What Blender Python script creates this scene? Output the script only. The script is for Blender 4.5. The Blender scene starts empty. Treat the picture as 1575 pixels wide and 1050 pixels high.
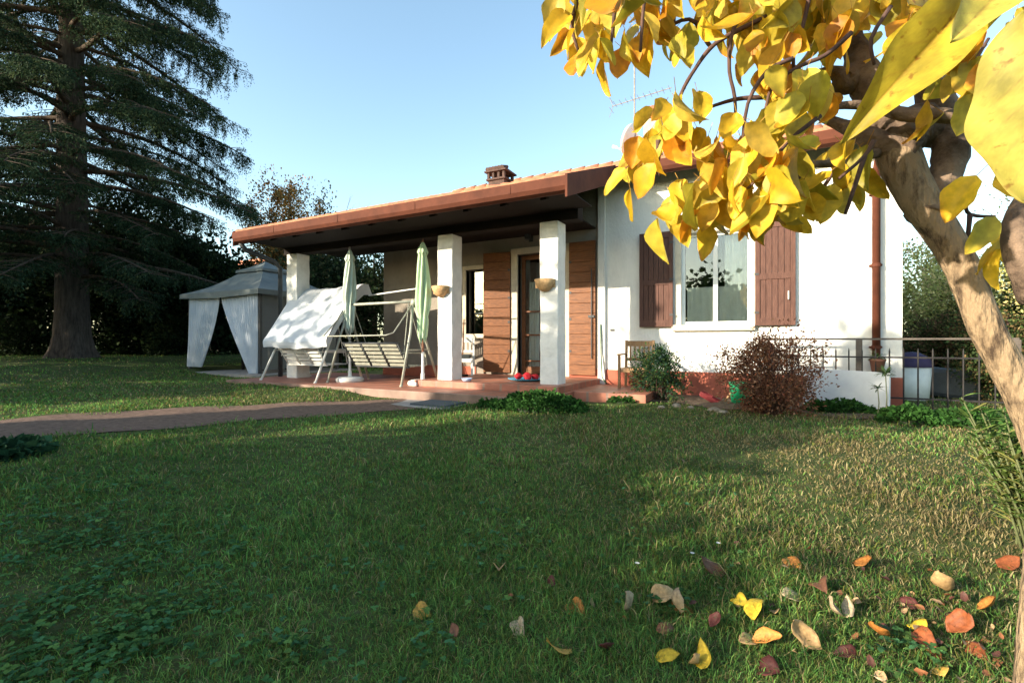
import bpy, math, random
import numpy as np
from mathutils import Vector, Matrix
random.seed(7); rng = np.random.default_rng(11)
S = bpy.context.scene; COL = S.collection
PI = math.pi; R = math.radians
F = 750.0
# world frame: camera at the origin, +x along the house front, +y towards the house, z up
def P(px, py, z):
    a = (px-787.5)/F
    return Vector((z*(-.471+.882*a), z*(.882+.471*a), z*(525-py)/F))
def sstep(a, b, x):
    t = np.clip((x-a)/(b-a), 0, 1); return t*t*(3-2*t)
def terr(u, v):
    r2 = u*u+v*v
    h = -.87-.36*np.exp(-r2/9.5) + .37*sstep(-11, -19, u)*1.0
    h = h + .012*np.sin(u*2.1+1)*np.sin(v*1.7) + .008*np.sin(u*4.3+v*3.1)
    h = h - .05*sstep(0, 3, u) + .085*sstep(4.5, 5.6, v)*(1-sstep(-6.2, -5.3, u))*sstep(-11,-9.3,u)
    return h
def terr1(u, v): return float(terr(np.float64(u), np.float64(v)))
def ground(px, py):
    a = (px-787.5)/F
    d = Vector((-.471+.882*a, .882+.471*a, (525-py)/F)); t = .5
    while t < 40:
        p = d*t
        if p.z < terr1(p.x, p.y): return p
        t += .01
    return d*t
# ---------------------------------------------------------------- materials
MATS = {}
def newmat(name):
    m = bpy.data.materials.new(name); m.use_nodes = True
    nt = m.node_tree; b = nt.nodes['Principled BSDF']; return m, nt, b
def mat(name, c, c2=None, rough=.7, scale=8., bump=0., bscale=None, detail=6, spec=.3, metal=0., stretch=(1,1,1), lo=.35, hi=.65):
    if name in MATS: return MATS[name]
    m, nt, b = newmat(name); N = nt.nodes; L = nt.links
    b.inputs['Roughness'].default_value = rough; b.inputs['Metallic'].default_value = metal
    b.inputs['Specular IOR Level'].default_value = spec
    c2 = c2 or tuple(x*.75 for x in c)
    tc = N.new('ShaderNodeTexCoord'); mp = N.new('ShaderNodeMapping'); mp.inputs['Scale'].default_value = stretch
    L.new(tc.outputs['Object'], mp.inputs[0])
    n = N.new('ShaderNodeTexNoise'); n.inputs['Scale'].default_value = scale; n.inputs['Detail'].default_value = detail
    n.inputs['Roughness'].default_value = .65
    L.new(mp.outputs[0], n.inputs[0])
    r = N.new('ShaderNodeValToRGB'); r.color_ramp.elements[0].position = lo; r.color_ramp.elements[1].position = hi
    r.color_ramp.elements[0].color = (*c2, 1); r.color_ramp.elements[1].color = (*c, 1)
    L.new(n.outputs[0], r.inputs[0]); L.new(r.outputs[0], b.inputs['Base Color'])
    if bump:
        n2 = N.new('ShaderNodeTexNoise'); n2.inputs['Scale'].default_value = bscale or scale*3; n2.inputs['Detail'].default_value = 6
        L.new(mp.outputs[0], n2.inputs[0])
        bp = N.new('ShaderNodeBump'); bp.inputs['Strength'].default_value = bump; bp.inputs['Distance'].default_value = .02
        L.new(n2.outputs[0], bp.inputs['Height']); L.new(bp.outputs[0], b.inputs['Normal'])
    MATS[name] = m; return m
def attrmat(name, trans=.3, rough=.6, noise=.25, nscale=60, spec=.25, bump=0):
    m, nt, b = newmat(name); N = nt.nodes; L = nt.links
    a = N.new('ShaderNodeAttribute'); a.attribute_name = 'col'
    tc = N.new('ShaderNodeTexCoord'); n = N.new('ShaderNodeTexNoise'); n.inputs['Scale'].default_value = nscale; n.inputs['Detail'].default_value = 5
    L.new(tc.outputs['Object'], n.inputs[0])
    mr = N.new('ShaderNodeMapRange'); mr.inputs[1].default_value = .3; mr.inputs[2].default_value = .7
    mr.inputs[3].default_value = 1-noise; mr.inputs[4].default_value = 1+noise
    L.new(n.outputs[0], mr.inputs[0])
    mx = N.new('ShaderNodeVectorMath'); mx.operation = 'SCALE'
    L.new(a.outputs['Color'], mx.inputs[0]); L.new(mr.outputs[0], mx.inputs['Scale'])
    L.new(mx.outputs[0], b.inputs['Base Color']); b.inputs['Roughness'].default_value = rough
    b.inputs['Specular IOR Level'].default_value = spec
    if bump:
        bp = N.new('ShaderNodeBump'); bp.inputs['Strength'].default_value = bump; bp.inputs['Distance'].default_value = .004
        L.new(n.outputs[0], bp.inputs['Height']); L.new(bp.outputs[0], b.inputs['Normal'])
    if trans:
        t = N.new('ShaderNodeBsdfTranslucent'); L.new(mx.outputs[0], t.inputs[0])
        ms = N.new('ShaderNodeMixShader'); ms.inputs[0].default_value = trans
        out = N['Material Output'] if 'Material Output' in N else N.new('ShaderNodeOutputMaterial')
        L.new(b.outputs[0], ms.inputs[1]); L.new(t.outputs[0], ms.inputs[2]); L.new(ms.outputs[0], out.inputs[0])
    MATS[name] = m; return m
def tilemat(name, c1, c2, mortar, scale, w=1, h=1, off=0, rough=.6, bump=.3, msize=.02):
    m, nt, b = newmat(name); N = nt.nodes; L = nt.links
    tc = N.new('ShaderNodeTexCoord'); br = N.new('ShaderNodeTexBrick')
    br.offset = off; br.inputs['Scale'].default_value = scale
    br.inputs['Brick Width'].default_value = w; br.inputs['Row Height'].default_value = h
    br.inputs['Mortar Size'].default_value = msize
    br.inputs['Color1'].default_value = (*c1, 1); br.inputs['Color2'].default_value = (*c2, 1); br.inputs['Mortar'].default_value = (*mortar, 1)
    L.new(tc.outputs['Object'], br.inputs[0])
    n = N.new('ShaderNodeTexNoise'); n.inputs['Scale'].default_value = 5; n.inputs['Detail'].default_value = 8; L.new(tc.outputs['Object'], n.inputs[0])
    mr = N.new('ShaderNodeMapRange'); mr.inputs[1].default_value = .3; mr.inputs[2].default_value = .7; mr.inputs[3].default_value = .6; mr.inputs[4].default_value = 1.2
    L.new(n.outputs[0], mr.inputs[0])
    mx = N.new('ShaderNodeVectorMath'); mx.operation = 'SCALE'; L.new(br.outputs[0], mx.inputs[0]); L.new(mr.outputs[0], mx.inputs['Scale'])
    L.new(mx.outputs[0], b.inputs['Base Color']); b.inputs['Roughness'].default_value = rough
    bp = N.new('ShaderNodeBump'); bp.inputs['Strength'].default_value = bump; bp.inputs['Distance'].default_value = .01; bp.invert = True
    L.new(br.outputs['Fac'], bp.inputs['Height']); L.new(bp.outputs[0], b.inputs['Normal'])
    MATS[name] = m; return m
PLASTER = mat('white_plaster', (.80,.785,.74), (.60,.59,.56), .9, 1.6, .6, 26, detail=10, stretch=(1.6,1.6,.6), lo=.25, hi=.55)
COLPL = mat('column_plaster', (.80,.785,.75), (.66,.65,.62), .9, 5, .9, 11, lo=.3, hi=.6)
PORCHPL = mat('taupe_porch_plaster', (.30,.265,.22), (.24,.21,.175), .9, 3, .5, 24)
SKIRT = mat('red_skirting', (.42,.12,.075), (.34,.10,.06), .8, 4, .3, 30)
STONE = mat('pale_stone', (.62,.56,.44), (.5,.45,.36), .8, 9, .2)
GUTTER = mat('copper_brown_metal', (.125,.042,.025), (.08,.028,.018), .75, 3, .05, spec=.12)
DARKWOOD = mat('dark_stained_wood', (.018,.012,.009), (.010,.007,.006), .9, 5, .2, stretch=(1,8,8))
DOORWOOD = mat('varnished_orange_wood', (.24,.09,.03), (.095,.033,.012), .5, 6, .2, stretch=(1.2,8,14), spec=.3)
SHUTWOOD = mat('brown_painted_wood', (.13,.064,.048), (.08,.038,.029), .65, 6, .15, stretch=(10,10,1.2), spec=.2)
CHAIRWOOD = mat('pale_chair_wood', (.40,.24,.12), (.28,.16,.08), .6, 6, .1, stretch=(8,8,1))
BLACK = mat('dark_interior', (.035,.03,.028), (.02,.018,.016), .9, 4)
WHITEMETAL = mat('white_painted_metal', (.78,.79,.76), (.68,.69,.66), .45, 8, spec=.4)
SWINGMETAL = mat('cream_painted_metal', (.40,.41,.34), (.28,.29,.24), .45, 8, spec=.4)
DARKMETAL = mat('dark_painted_metal', (.05,.055,.06), (.03,.035,.04), .5, 8, spec=.4)
GREYMETAL = mat('weathered_grey_metal', (.28,.27,.26), (.17,.15,.14), .55, 20, spec=.4)
CANVAS = mat('white_canvas', (.58,.61,.65), (.50,.53,.57), .85, 3, .5, 7)
GAZROOF = mat('grey_green_canvas', (.16,.185,.18), (.12,.14,.14), .85, 2.5, .4, 6)
UMBCLOTH = mat('pale_green_cloth', (.46,.60,.40), (.36,.50,.31), .85, 4, .5, 16)
UMBPALE = mat('faded_green_cloth', (.52,.60,.52), (.42,.50,.42), .85, 4, .5, 16)
TERRA = mat('roof_terracotta', (.50,.21,.11), (.26,.11,.07), .85, 6, .5, 20, lo=.3, hi=.7)
PATIO = tilemat('terracotta_floor_tiles', (.42,.15,.09), (.35,.12,.075), (.26,.16,.12), 1, .3, .3, .0, .55)
BRICK = tilemat('red_brick', (.48,.20,.11), (.38,.15,.09), (.42,.36,.3), 1, .24, .07, .5, .85)
PATHM = mat('red_brown_gravel', (.24,.155,.115), (.09,.058,.042), .95, 16, .9, 90, detail=14, lo=.3, hi=.7)
SOIL = mat('bare_soil', (.14,.10,.07), (.08,.055,.035), .95, 14, .8, 50)
SLAB = mat('grey_concrete', (.33,.31,.29), (.25,.23,.21), .9, 7, .4)
BARK = mat('pale_tan_bark', (.29,.21,.13), (.055,.036,.024), .9, 17, 1., 42, detail=12, stretch=(1.6,1.6,.5), lo=.34, hi=.50)
DARKBARK = mat('dark_bark', (.10,.07,.05), (.04,.03,.022), .95, 5, 1., 14, stretch=(3,3,.7))
TWIG = mat('brown_twig', (.12,.07,.055), (.07,.04,.035), .9, 12)
BASKET = mat('straw_terracotta', (.62,.40,.20), (.42,.25,.12), .85, 22, .6, 60)
LEAFM = attrmat('tree_leaf', .3, .7, .25, 60, .06)
GRASSM = attrmat('grass_blade', .35, .75, .15, 9, .05)
YLEAF = attrmat('yellow_leaf', .42, .5, .22, 38, .35, .3)
FALLEN = attrmat('fallen_leaf_skin', .1, .6, .3, 70, .3, .5)
def glassmat():
    m, nt, b = newmat('window_glass')
    b.inputs['Base Color'].default_value = (.9,.95,1,1); b.inputs['Roughness'].default_value = .015
    b.inputs['Specular IOR Level'].default_value = .8
    N = nt.nodes; L = nt.links
    t = N.new('ShaderNodeBsdfTransparent'); t.inputs[0].default_value = (.86,.9,.9,1)
    g = N.new('ShaderNodeBsdfGlossy'); g.inputs['Roughness'].default_value = .01; g.inputs[0].default_value = (.95,.98,1,1)
    f = N.new('ShaderNodeFresnel'); f.inputs[0].default_value = 1.75
    ms = N.new('ShaderNodeMixShader'); L.new(f.outputs[0], ms.inputs[0]); L.new(t.outputs[0], ms.inputs[1]); L.new(g.outputs[0], ms.inputs[2])
    L.new(ms.outputs[0], N['Material Output'].inputs[0]); return m
GLASS = glassmat()
def netmat():
    m, nt, b = newmat('grey_netting'); b.inputs['Base Color'].default_value = (.25,.27,.28,1); b.inputs['Roughness'].default_value = .9
    N = nt.nodes; L = nt.links; t = N.new('ShaderNodeBsdfTransparent'); ms = N.new('ShaderNodeMixShader'); ms.inputs[0].default_value = .55
    L.new(t.outputs[0], ms.inputs[1]); L.new(b.outputs[0], ms.inputs[2]); L.new(ms.outputs[0], N['Material Output'].inputs[0]); return m
NET = netmat()
# ---------------------------------------------------------------- objects
ORG = {}
def tag(o, label=None, cat=None, group=None, kind=None):
    if label: o['label'] = label
    if cat: o['category'] = cat
    if group: o['group'] = group
    if kind: o['kind'] = kind
    return o
def thing(name, loc, label, cat, group=None, kind=None):
    o = bpy.data.objects.new(name, None); o.empty_display_size = .2; COL.objects.link(o)
    o.location = loc; ORG[o.name] = Vector(loc); return tag(o, label, cat, group, kind)
def link(name, me, m, parent=None):
    o = bpy.data.objects.new(name, me); COL.objects.link(o)
    if m: me.materials.append(m)
    if parent is not None: o.parent = parent
    return o
class MB:
    def __init__(s): s.v = []; s.f = []
    def add(s, vs, fs):
        n = len(s.v); s.v += [Vector(v) for v in vs]; s.f += [[i+n for i in f] for f in fs]; return s
    def box(s, a, b, rot=None, piv=None):
        x0,y0,z0 = a; x1,y1,z1 = b
        vs = [Vector((x,y,z)) for z in (z0,z1) for y in (y0,y1) for x in (x0,x1)]
        if rot is not None:
            c = Vector(piv) if piv is not None else (Vector(a)+Vector(b))/2
            vs = [rot@(v-c)+c for v in vs]
        return s.add(vs, [(0,2,3,1),(4,5,7,6),(0,1,5,4),(2,6,7,3),(0,4,6,2),(1,3,7,5)])
    def tube(s, pts, rad, n=8, cap=True, wob=0):
        pts = [Vector(p) for p in pts]
        if not hasattr(rad, '__len__'): rad = [rad]*len(pts)
        vs = []; prev = None
        for i, p in enumerate(pts):
            t = (pts[min(i+1,len(pts)-1)]-pts[max(i-1,0)]).normalized()
            if prev is None:
                prev = t.orthogonal().normalized()
            prev = (prev - t*prev.dot(t)).normalized(); q = t.cross(prev)
            for k in range(n):
                a = 2*PI*k/n; r = rad[i]*(1+wob*random.uniform(-1,1))
                vs.append(p+prev*math.cos(a)*r+q*math.sin(a)*r)
        fs = [(i*n+k, i*n+(k+1)%n, (i+1)*n+(k+1)%n, (i+1)*n+k) for i in range(len(pts)-1) for k in range(n)]
        if cap: fs += [tuple(range(n))[::-1], tuple((len(pts)-1)*n+k for k in range(n))]
        return s.add(vs, fs)
    def bar(s, a, b, w): return s.tube([a,b], w, 8)
    def lathe(s, c, prof, n=20, a0=0, a1=2*PI):
        c = Vector(c); full = abs(a1-a0-2*PI) < 1e-6; m = n if full else n+1; vs = []
        for r, z in prof:
            for k in range(m):
                a = a0+(a1-a0)*k/n; vs.append(c+Vector((r*math.cos(a), r*math.sin(a), z)))
        fs = [(i*m+k, i*m+(k+1)%m, (i+1)*m+(k+1)%m, (i+1)*m+k) for i in range(len(prof)-1) for k in range(n)]
        return s.add(vs, fs)
    def build(s, name, m, parent=None, smooth=False, bevel=0):
        o0 = Vector((0,0,0))
        if parent is not None:
            o0 = ORG[parent.name]
        me = bpy.data.meshes.new(name); me.from_pydata([tuple(v-o0) for v in s.v], [], s.f)
        me.validate(); me.update()
        if smooth: me.shade_smooth()
        o = link(name, me, m, parent); ORG[o.name] = o0
        if bevel:
            md = o.modifiers.new('bev', 'BEVEL'); md.width = bevel; md.segments = 2; md.limit_method = 'ANGLE'
        return o
def npmesh(name, V, faces4=None, faces3=None, col=None, m=None, parent=None, smooth=False, face_list=None):
    """fast mesh from arrays; V (n,3); faces4 (k,4), faces3 (j,3)"""
    o0 = np.array(ORG[parent.name]) if parent is not None else np.zeros(3)
    me = bpy.data.meshes.new(name); V = (V-o0).astype(np.float32)
    k4 = 0 if faces4 is None else len(faces4); k3 = 0 if faces3 is None else len(faces3)
    loops = []; 
    if k4: loops.append(faces4.reshape(-1))
    if k3: loops.append(faces3.reshape(-1))
    loops = np.concatenate(loops).astype(np.int32)
    starts = np.concatenate([np.arange(k4)*4, k4*4+np.arange(k3)*3]).astype(np.int32)
    me.vertices.add(len(V)); me.vertices.foreach_set('co', V.reshape(-1))
    me.loops.add(len(loops)); me.loops.foreach_set('vertex_index', loops)
    me.polygons.add(k4+k3); me.polygons.foreach_set('loop_start', starts)
    me.update(calc_edges=True)
    if col is not None:
        at = me.color_attributes.new('col', 'FLOAT_COLOR', 'POINT')
        c = np.ones((len(V),4), np.float32); c[:,:3] = col; at.data.foreach_set('color', c.reshape(-1))
    if smooth: me.shade_smooth()
    o = link(name, me, m, parent); ORG[o.name] = Vector(o0); return o
def unit(a): return a/np.maximum(np.linalg.norm(a, axis=-1, keepdims=True), 1e-9)
def palette(cols, n, jit=.18):
    cols = np.array(cols); c = cols[rng.integers(0, len(cols), n)]
    return np.clip(c*(1+rng.normal(0, jit, (n,1))), .003, 1)
def leafcards(C, D, size, cols, name, m, parent, ratio=.5):
    n = len(C); D = unit(D); Nn = unit(np.cross(D, rng.normal(size=(n,3)))); Sd = np.cross(D, Nn)
    size = np.asarray(size).reshape(-1,1)*np.ones((n,1)); w = size*ratio*.5
    V = np.stack([C, C+D*size*.5+Sd*w+Nn*size*.12, C+D*size, C+D*size*.5-Sd*w+Nn*size*.12], 1).reshape(-1,3)
    f = np.arange(n*4).reshape(n,4)
    return npmesh(name, V, faces4=f, col=np.repeat(cols, 4, 0), m=m, parent=parent)
def fancyleaves(B, D, Up, L, W, curl, fold, cols, name, m, parent, tipcol=None, ns=7, nc=5, veins=0, smooth=True):
    """ovate leaves, built as curved folded sheets; B base, D direction, Up side the blade faces"""
    n = len(B); D = unit(D); Sd = unit(np.cross(D, Up)); Nn = np.cross(Sd, D)
    t = np.linspace(0, 1, ns); prof = np.sin(PI*t**.8)**.75*(1-.12*t); prof[0] = .05; prof[-1] = .0
    s = np.linspace(-1, 1, nc)
    T, Sg = np.meshgrid(t, s, indexing='ij'); Pw = np.repeat(prof[:,None], nc, 1)
    c = np.where(np.abs(curl)<.05, .05, curl).reshape(-1,1,1)
    L = L.reshape(-1,1,1); W = W.reshape(-1,1,1)
    along = L*np.sin(c*T)/c; up = L*(1-np.cos(c*T))/c + fold.reshape(-1,1,1)*np.abs(Sg)*Pw*W*.5
    ph = rng.uniform(0, 6, (n,1,1)); up = up + W*.06*np.sin(T*7+ph+Sg*2)*np.abs(Sg)
    side = W*.5*Sg*Pw*(1+.08*np.sin(T*14+ph))
    V = B[:,None,None]+D[:,None,None]*along[...,None]+Sd[:,None,None]*side[...,None]+Nn[:,None,None]*up[...,None]
    V = V.reshape(-1,3); k = ns*nc
    f = np.array([(i*nc+j, i*nc+j+1, (i+1)*nc+j+1, (i+1)*nc+j) for i in range(ns-1) for j in range(nc-1)])
    Fa = (f[None]+np.arange(n)[:,None,None]*k).reshape(-1,4)
    cc = np.repeat(cols[:,None], k, 1)
    if tipcol is not None:
        am = np.clip((T+.5*np.abs(Sg)-1.0+rng.uniform(-.35,.25,(n,1,1)))*2.2, 0, 1).reshape(n,k,1)
        cc = cc*(1-am)+tipcol[:,None]*am
    mid = (1-.15*(np.abs(Sg)<.1)).reshape(1,k,1); cc = cc*mid
    if veins:
        vn = np.abs(np.sin((T*6.5-np.abs(Sg)*1.3)*PI)); vn = np.clip(1-vn*5, 0, 1)*(1-.6*np.abs(Sg)) + np.clip(1-np.abs(Sg)*14, 0, 1)
        cc = cc*(1-veins*np.clip(vn,0,1).reshape(1,k,1)*np.array([.1,.25,.1]))*(.88+.24*rng.random((n,k,1))**2*.5+.10*np.sin(T*9+Sg*4).reshape(1,k,1))
    return npmesh(name, V, faces4=Fa, col=cc.reshape(-1,3), m=m, parent=parent, smooth=smooth)
# ---------------------------------------------------------------- camera, light
cam = bpy.data.cameras.new('camera'); co = bpy.data.objects.new('camera', cam); COL.objects.link(co)
cam.sensor_width = 36; cam.lens = F/1575*36; cam.clip_end = 2000; cam.clip_start = .05
co.rotation_euler = (PI/2, 0, math.atan2(.471,.882)); S.camera = co
SD = Vector((-.70, -1, .375)).normalized()
elev = math.asin(SD.z); azi = math.atan2(SD.x, SD.y)
sl = bpy.data.lights.new('sun', 'SUN'); sl.energy = 4.5; sl.angle = R(.5); sl.color = (1, .87, .68)
so = bpy.data.objects.new('sun', sl); COL.objects.link(so); so.rotation_euler = (-SD).to_track_quat('-Z','Y').to_euler()
w = bpy.data.worlds.new('World'); S.world = w; w.use_nodes = True
nt = w.node_tree; sky = nt.nodes.new('ShaderNodeTexSky'); sky.sky_type = 'NISHITA'; sky.sun_disc = False
sky.sun_elevation = elev; sky.sun_rotation = azi % (2*PI); sky.air_density = 1.0; sky.dust_density = 1.2; sky.ozone_density = 1.0
tint = nt.nodes.new('ShaderNodeVectorMath'); tint.operation = 'MULTIPLY'; tint.inputs[1].default_value = (1.16,1.22,1.12)
nt.links.new(sky.outputs[0], tint.inputs[0]); nt.links.new(tint.outputs[0], nt.nodes['Background'].inputs[0]); nt.nodes['Background'].inputs[1].default_value = .15
S.render.engine = 'CYCLES'; S.view_settings.view_transform = 'Standard'; S.view_settings.look = 'None'
S.view_settings.exposure = 1.32; S.view_settings.gamma = 1
S.cycles.max_bounces = 8; S.cycles.transparent_max_bounces = 12
# ---------------------------------------------------------------- ground
def build_ground():
    e = [-400,-200,-100,-60,-40,-30]; e2 = [-24+.5*i for i in range(28)]
    xs = np.array(e+e2+[-10.2+.15*i for i in range(106)]+[6,7,8,10,14,20,30,50,100,200,400], float); xs = np.unique(xs)
    ys = np.unique(np.array([-400,-100,-40,-20,-10,-5,-3,-2]+[-1.5+.15*i for i in range(70)]+[9.5,10,12,14,17,20,25,30,40,60,100,200,400], float))
    X, Y = np.meshgrid(xs, ys, indexing='ij'); Z = terr(X, Y)
    V = np.stack([X,Y,Z], -1).reshape(-1,3); ny = len(ys)
    i, j = np.meshgrid(np.arange(len(xs)-1), np.arange(ny-1), indexing='ij'); i = i.ravel(); j = j.ravel()
    f = np.stack([i*ny+j, (i+1)*ny+j, (i+1)*ny+j+1, i*ny+j+1], 1)
    m, nt, b = newmat('lawn_soil'); N = nt.nodes; L = nt.links
    tc = N.new('ShaderNodeTexCoord'); n = N.new('ShaderNodeTexNoise'); n.inputs['Scale'].default_value = 9; n.inputs['Detail'].default_value = 10; n.inputs['Roughness'].default_value = .75
    L.new(tc.outputs['Object'], n.inputs[0]); r = N.new('ShaderNodeValToRGB'); el = r.color_ramp.elements
    el[0].position = .32; el[0].color = (.035,.048,.016,1); el[1].position = .7; el[1].color = (.12,.11,.055,1)
    x = r.color_ramp.elements.new(.5); x.color = (.06,.085,.027,1)
    L.new(n.outputs[0], r.inputs[0]); L.new(r.outputs[0], b.inputs['Base Color']); b.inputs['Roughness'].default_value = .95; b.inputs['Specular IOR Level'].default_value = .1
    bp = N.new('ShaderNodeBump'); bp.inputs['Strength'].default_value = .8; bp.inputs['Distance'].default_value = .03; L.new(n.outputs[0], bp.inputs['Height']); L.new(bp.outputs[0], b.inputs['Normal'])
    o = npmesh('ground', V, faces4=f, m=m, smooth=True); tag(o, kind='structure')
build_ground()
# path polyline: far edge / near edge
PF = [(-4.9,5.68),(-5.05,5.45),(-5.9,4.55),(-6.75,3.6),(-7.3,2.5),(-7.7,1.4),(-8.3,0),(-9.5,-2)]
PN = [(-3.75,5.68),(-3.95,5.35),(-4.45,4.4),(-5.15,3.2),(-5.75,2.1),(-6.2,1.0),(-6.8,-.5),(-8.0,-2.5)]
def interp(pl, t):
    t = t*(len(pl)-1); i = min(int(t), len(pl)-2); k = t-i
    p0 = pl[max(i-1,0)]; p1 = pl[i]; p2 = pl[i+1]; p3 = pl[min(i+2,len(pl)-1)]
    return tuple(.5*((2*b)+(-a+c)*k+(2*a-5*b+4*c-d)*k*k+(-a+3*b-3*c+d)*k**3) for a,b,c,d in zip(p0,p1,p2,p3))
mb = MB(); na = 70; nb = 10; vs = []
for i in range(na+1):
    a = interp(PF, i/na); b = interp(PN, i/na)
    for j in range(nb+1):
        k = j/nb; x = a[0]*(1-k)+b[0]*k; y = a[1]*(1-k)+b[1]*k
        vs.append((x, y, terr1(x,y)+.009))
mb.add(vs, [(i*(nb+1)+j, i*(nb+1)+j+1, (i+1)*(nb+1)+j+1, (i+1)*(nb+1)+j) for i in range(na) for j in range(nb)])
tag(mb.build('path', PATHM, smooth=True), kind='structure')
PATHPOLY = np.array([interp(PF, i/30) for i in range(31)]+[interp(PN, 1-i/30) for i in range(31)])
def inpoly(x, y, poly):
    c = np.zeros(len(x), bool); n = len(poly)
    for i in range(n):
        x0,y0 = poly[i]; x1,y1 = poly[(i+1)%n]
        if y0 == y1: continue
        c ^= ((y0>y) != (y1>y)) & (x < (x1-x0)*(y-y0)/(y1-y0)+x0)
    return c
# patio
pm = MB(); pm.box((-9.3,5.7,-1.1),(-2.62,8.3,-.74)); pm.box((-2.62,6.85,-1.1),(-1.55,8.3,-.743))
o = pm.build('patio', PATIO, bevel=.008); tag(o, kind='structure')
pm = MB(); pm.box((-5.25,6.38,-.745),(-2.66,8.3,-.64)); o = pm.build('porch_floor', PATIO, bevel=.01); tag(o, kind='structure')
# bed of bare soil at the foot of the wall
mb = MB(); vs = []; n1, n2 = 30, 10
for i in range(n1+1):
    for j in range(n2+1):
        x = -1.6+i*3.6/n1; y = 6.95+.22*math.sin(i*.55)+j*(8.32-6.95)/n2; vs.append((x, y, terr1(x,y)+.012+.02*math.sin(j/n2*PI)*random.random()))
mb.add(vs, [(i*(n2+1)+j, (i+1)*(n2+1)+j, (i+1)*(n2+1)+j+1, i*(n2+1)+j+1) for i in range(n1) for j in range(n2)])
tag(mb.build('flower_bed', SOIL, smooth=True), kind='structure')
# ---------------------------------------------------------------- grass
def patch(x, y):
    return (np.sin(x*1.3+.7*y+1)+np.sin(y*2.1-x*.6+2.2)+np.sin(x*3.3+y*2.7)*.6+np.sin(x*5.1-y*4.2+1)*.4)/3.0
def build_grass():
    N = 640000; r = .75*(26/.75)**rng.random(N); th = math.atan2(.471,.882)+rng.uniform(-R(60), R(58), N)
    x = -np.sin(th)*r; y = np.cos(th)*r
    en = .10*np.sin(x*5+y*3)+.07*np.sin(x*11-y*7)+rng.normal(0,.05,N); ok = ~inpoly(x+en, y-en*.5, PATHPOLY) & ~((x>-9.35)&(x<-2.6)&(y>5.66)) & ~((x>-2.7)&(x<-1.5)&(y>6.5)) & ~((x>-7.8)&(x<1.6)&(y>8.2)) & ~((x>-1.6)&(x<1.9)&(y>7.1)&(rng.random(N)>.12))
    ok &= ~((x<-10.8)&(x>-14.4)&(y>7.3)&(y<10.6))
    pt = patch(x, y); ok &= rng.random(N) < np.clip(.78+.3*pt, .45, 1)
    # grass thins out under the trees at the far left
    ok &= rng.random(N) < np.where((x<-15), .55, 1)
    x, y, r, pt = x[ok], y[ok], r[ok], pt[ok]; n = len(x); z = terr(x, y)
    clump = .5+.5*np.sin(x*7.7+np.sin(y*6.1)*2)*np.sin(y*8.3+np.sin(x*5.2)*2)
    h = (.015+.018*rng.random(n)+.016*clump)*(1+.25*pt); h *= np.exp(rng.normal(0,.32,n)); h *= .75+.5*np.clip(patch(x*2.3+1,y*2.1+4)+.5,0,1)
    w = (.0009+.0013*rng.random(n))*np.clip(r/2.1, .9, 6)
    az = rng.uniform(0, 2*PI, n); ld = rng.uniform(0, 2*PI, n); lean = np.abs(rng.normal(0,.9,n))+.15
    sx, sy = np.cos(az)*w, np.sin(az)*w; lx, ly = np.cos(ld)*lean*h, np.sin(ld)*lean*h
    B = np.stack([x,y,z-.004],1); Sd = np.stack([sx,sy,0*x],1); Ln = np.stack([lx,ly,0*x],1); U = np.stack([0*x,0*x,h],1)
    V = np.stack([B-Sd, B+Sd, B+Ln*.35+U*.6-Sd*.8, B+Ln*.35+U*.6+Sd*.8, B+Ln+U*(1-.3*np.clip(lean,0,1.5))[:,None]],1).reshape(-1,3)
    k = np.arange(n)*5
    f4 = np.stack([k,k+1,k+3,k+2],1); f3 = np.stack([k+2,k+3,k+4],1)
    green = palette([(.040,.088,.018),(.055,.110,.024),(.032,.075,.020),(.080,.120,.030)], n, .25)*(2.3+.75*np.clip(patch(x*.8+2,y*.9-1)+.4*patch(x*3.1,y*3.3),-.8,1))[:,None]*np.array([1.05,1.10,1.15])
    dry = palette([(.30,.245,.12),(.23,.19,.09),(.36,.30,.16),(.16,.12,.06)], n, .2)
    yel = palette([(.13,.16,.035),(.17,.18,.045)], n, .2)
    right = sstep(-2.2, 1.0, x)*sstep(1.6, 4.0, y)*1.3 + sstep(-.6,.9,x)*(1-sstep(2.5,4,y))*.35 + sstep(3.4,4.6,y)*sstep(-4,-5,x)*(1-sstep(5.2,6,y))*.5
    mid = np.exp(-((x+2.0)/1.4)**2-((y-4.6)/1.2)**2)*.3
    pd = np.clip(.10+.16*np.clip(-pt,0,1)+.62*right*(.6+.6*np.clip(-patch(x*1.7+3,y*1.7),-.5,1))+mid, 0, .85)
    q = rng.random(n); c = np.where((q<pd)[:,None], dry, np.where((q<pd+.18)[:,None], yel, green))
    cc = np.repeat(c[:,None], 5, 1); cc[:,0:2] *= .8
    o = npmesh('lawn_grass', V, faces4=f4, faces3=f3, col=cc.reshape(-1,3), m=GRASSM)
    tag(o, 'short uneven lawn grass, mostly dark green with dry straw patches', 'grass', kind='stuff')
build_grass()
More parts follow.
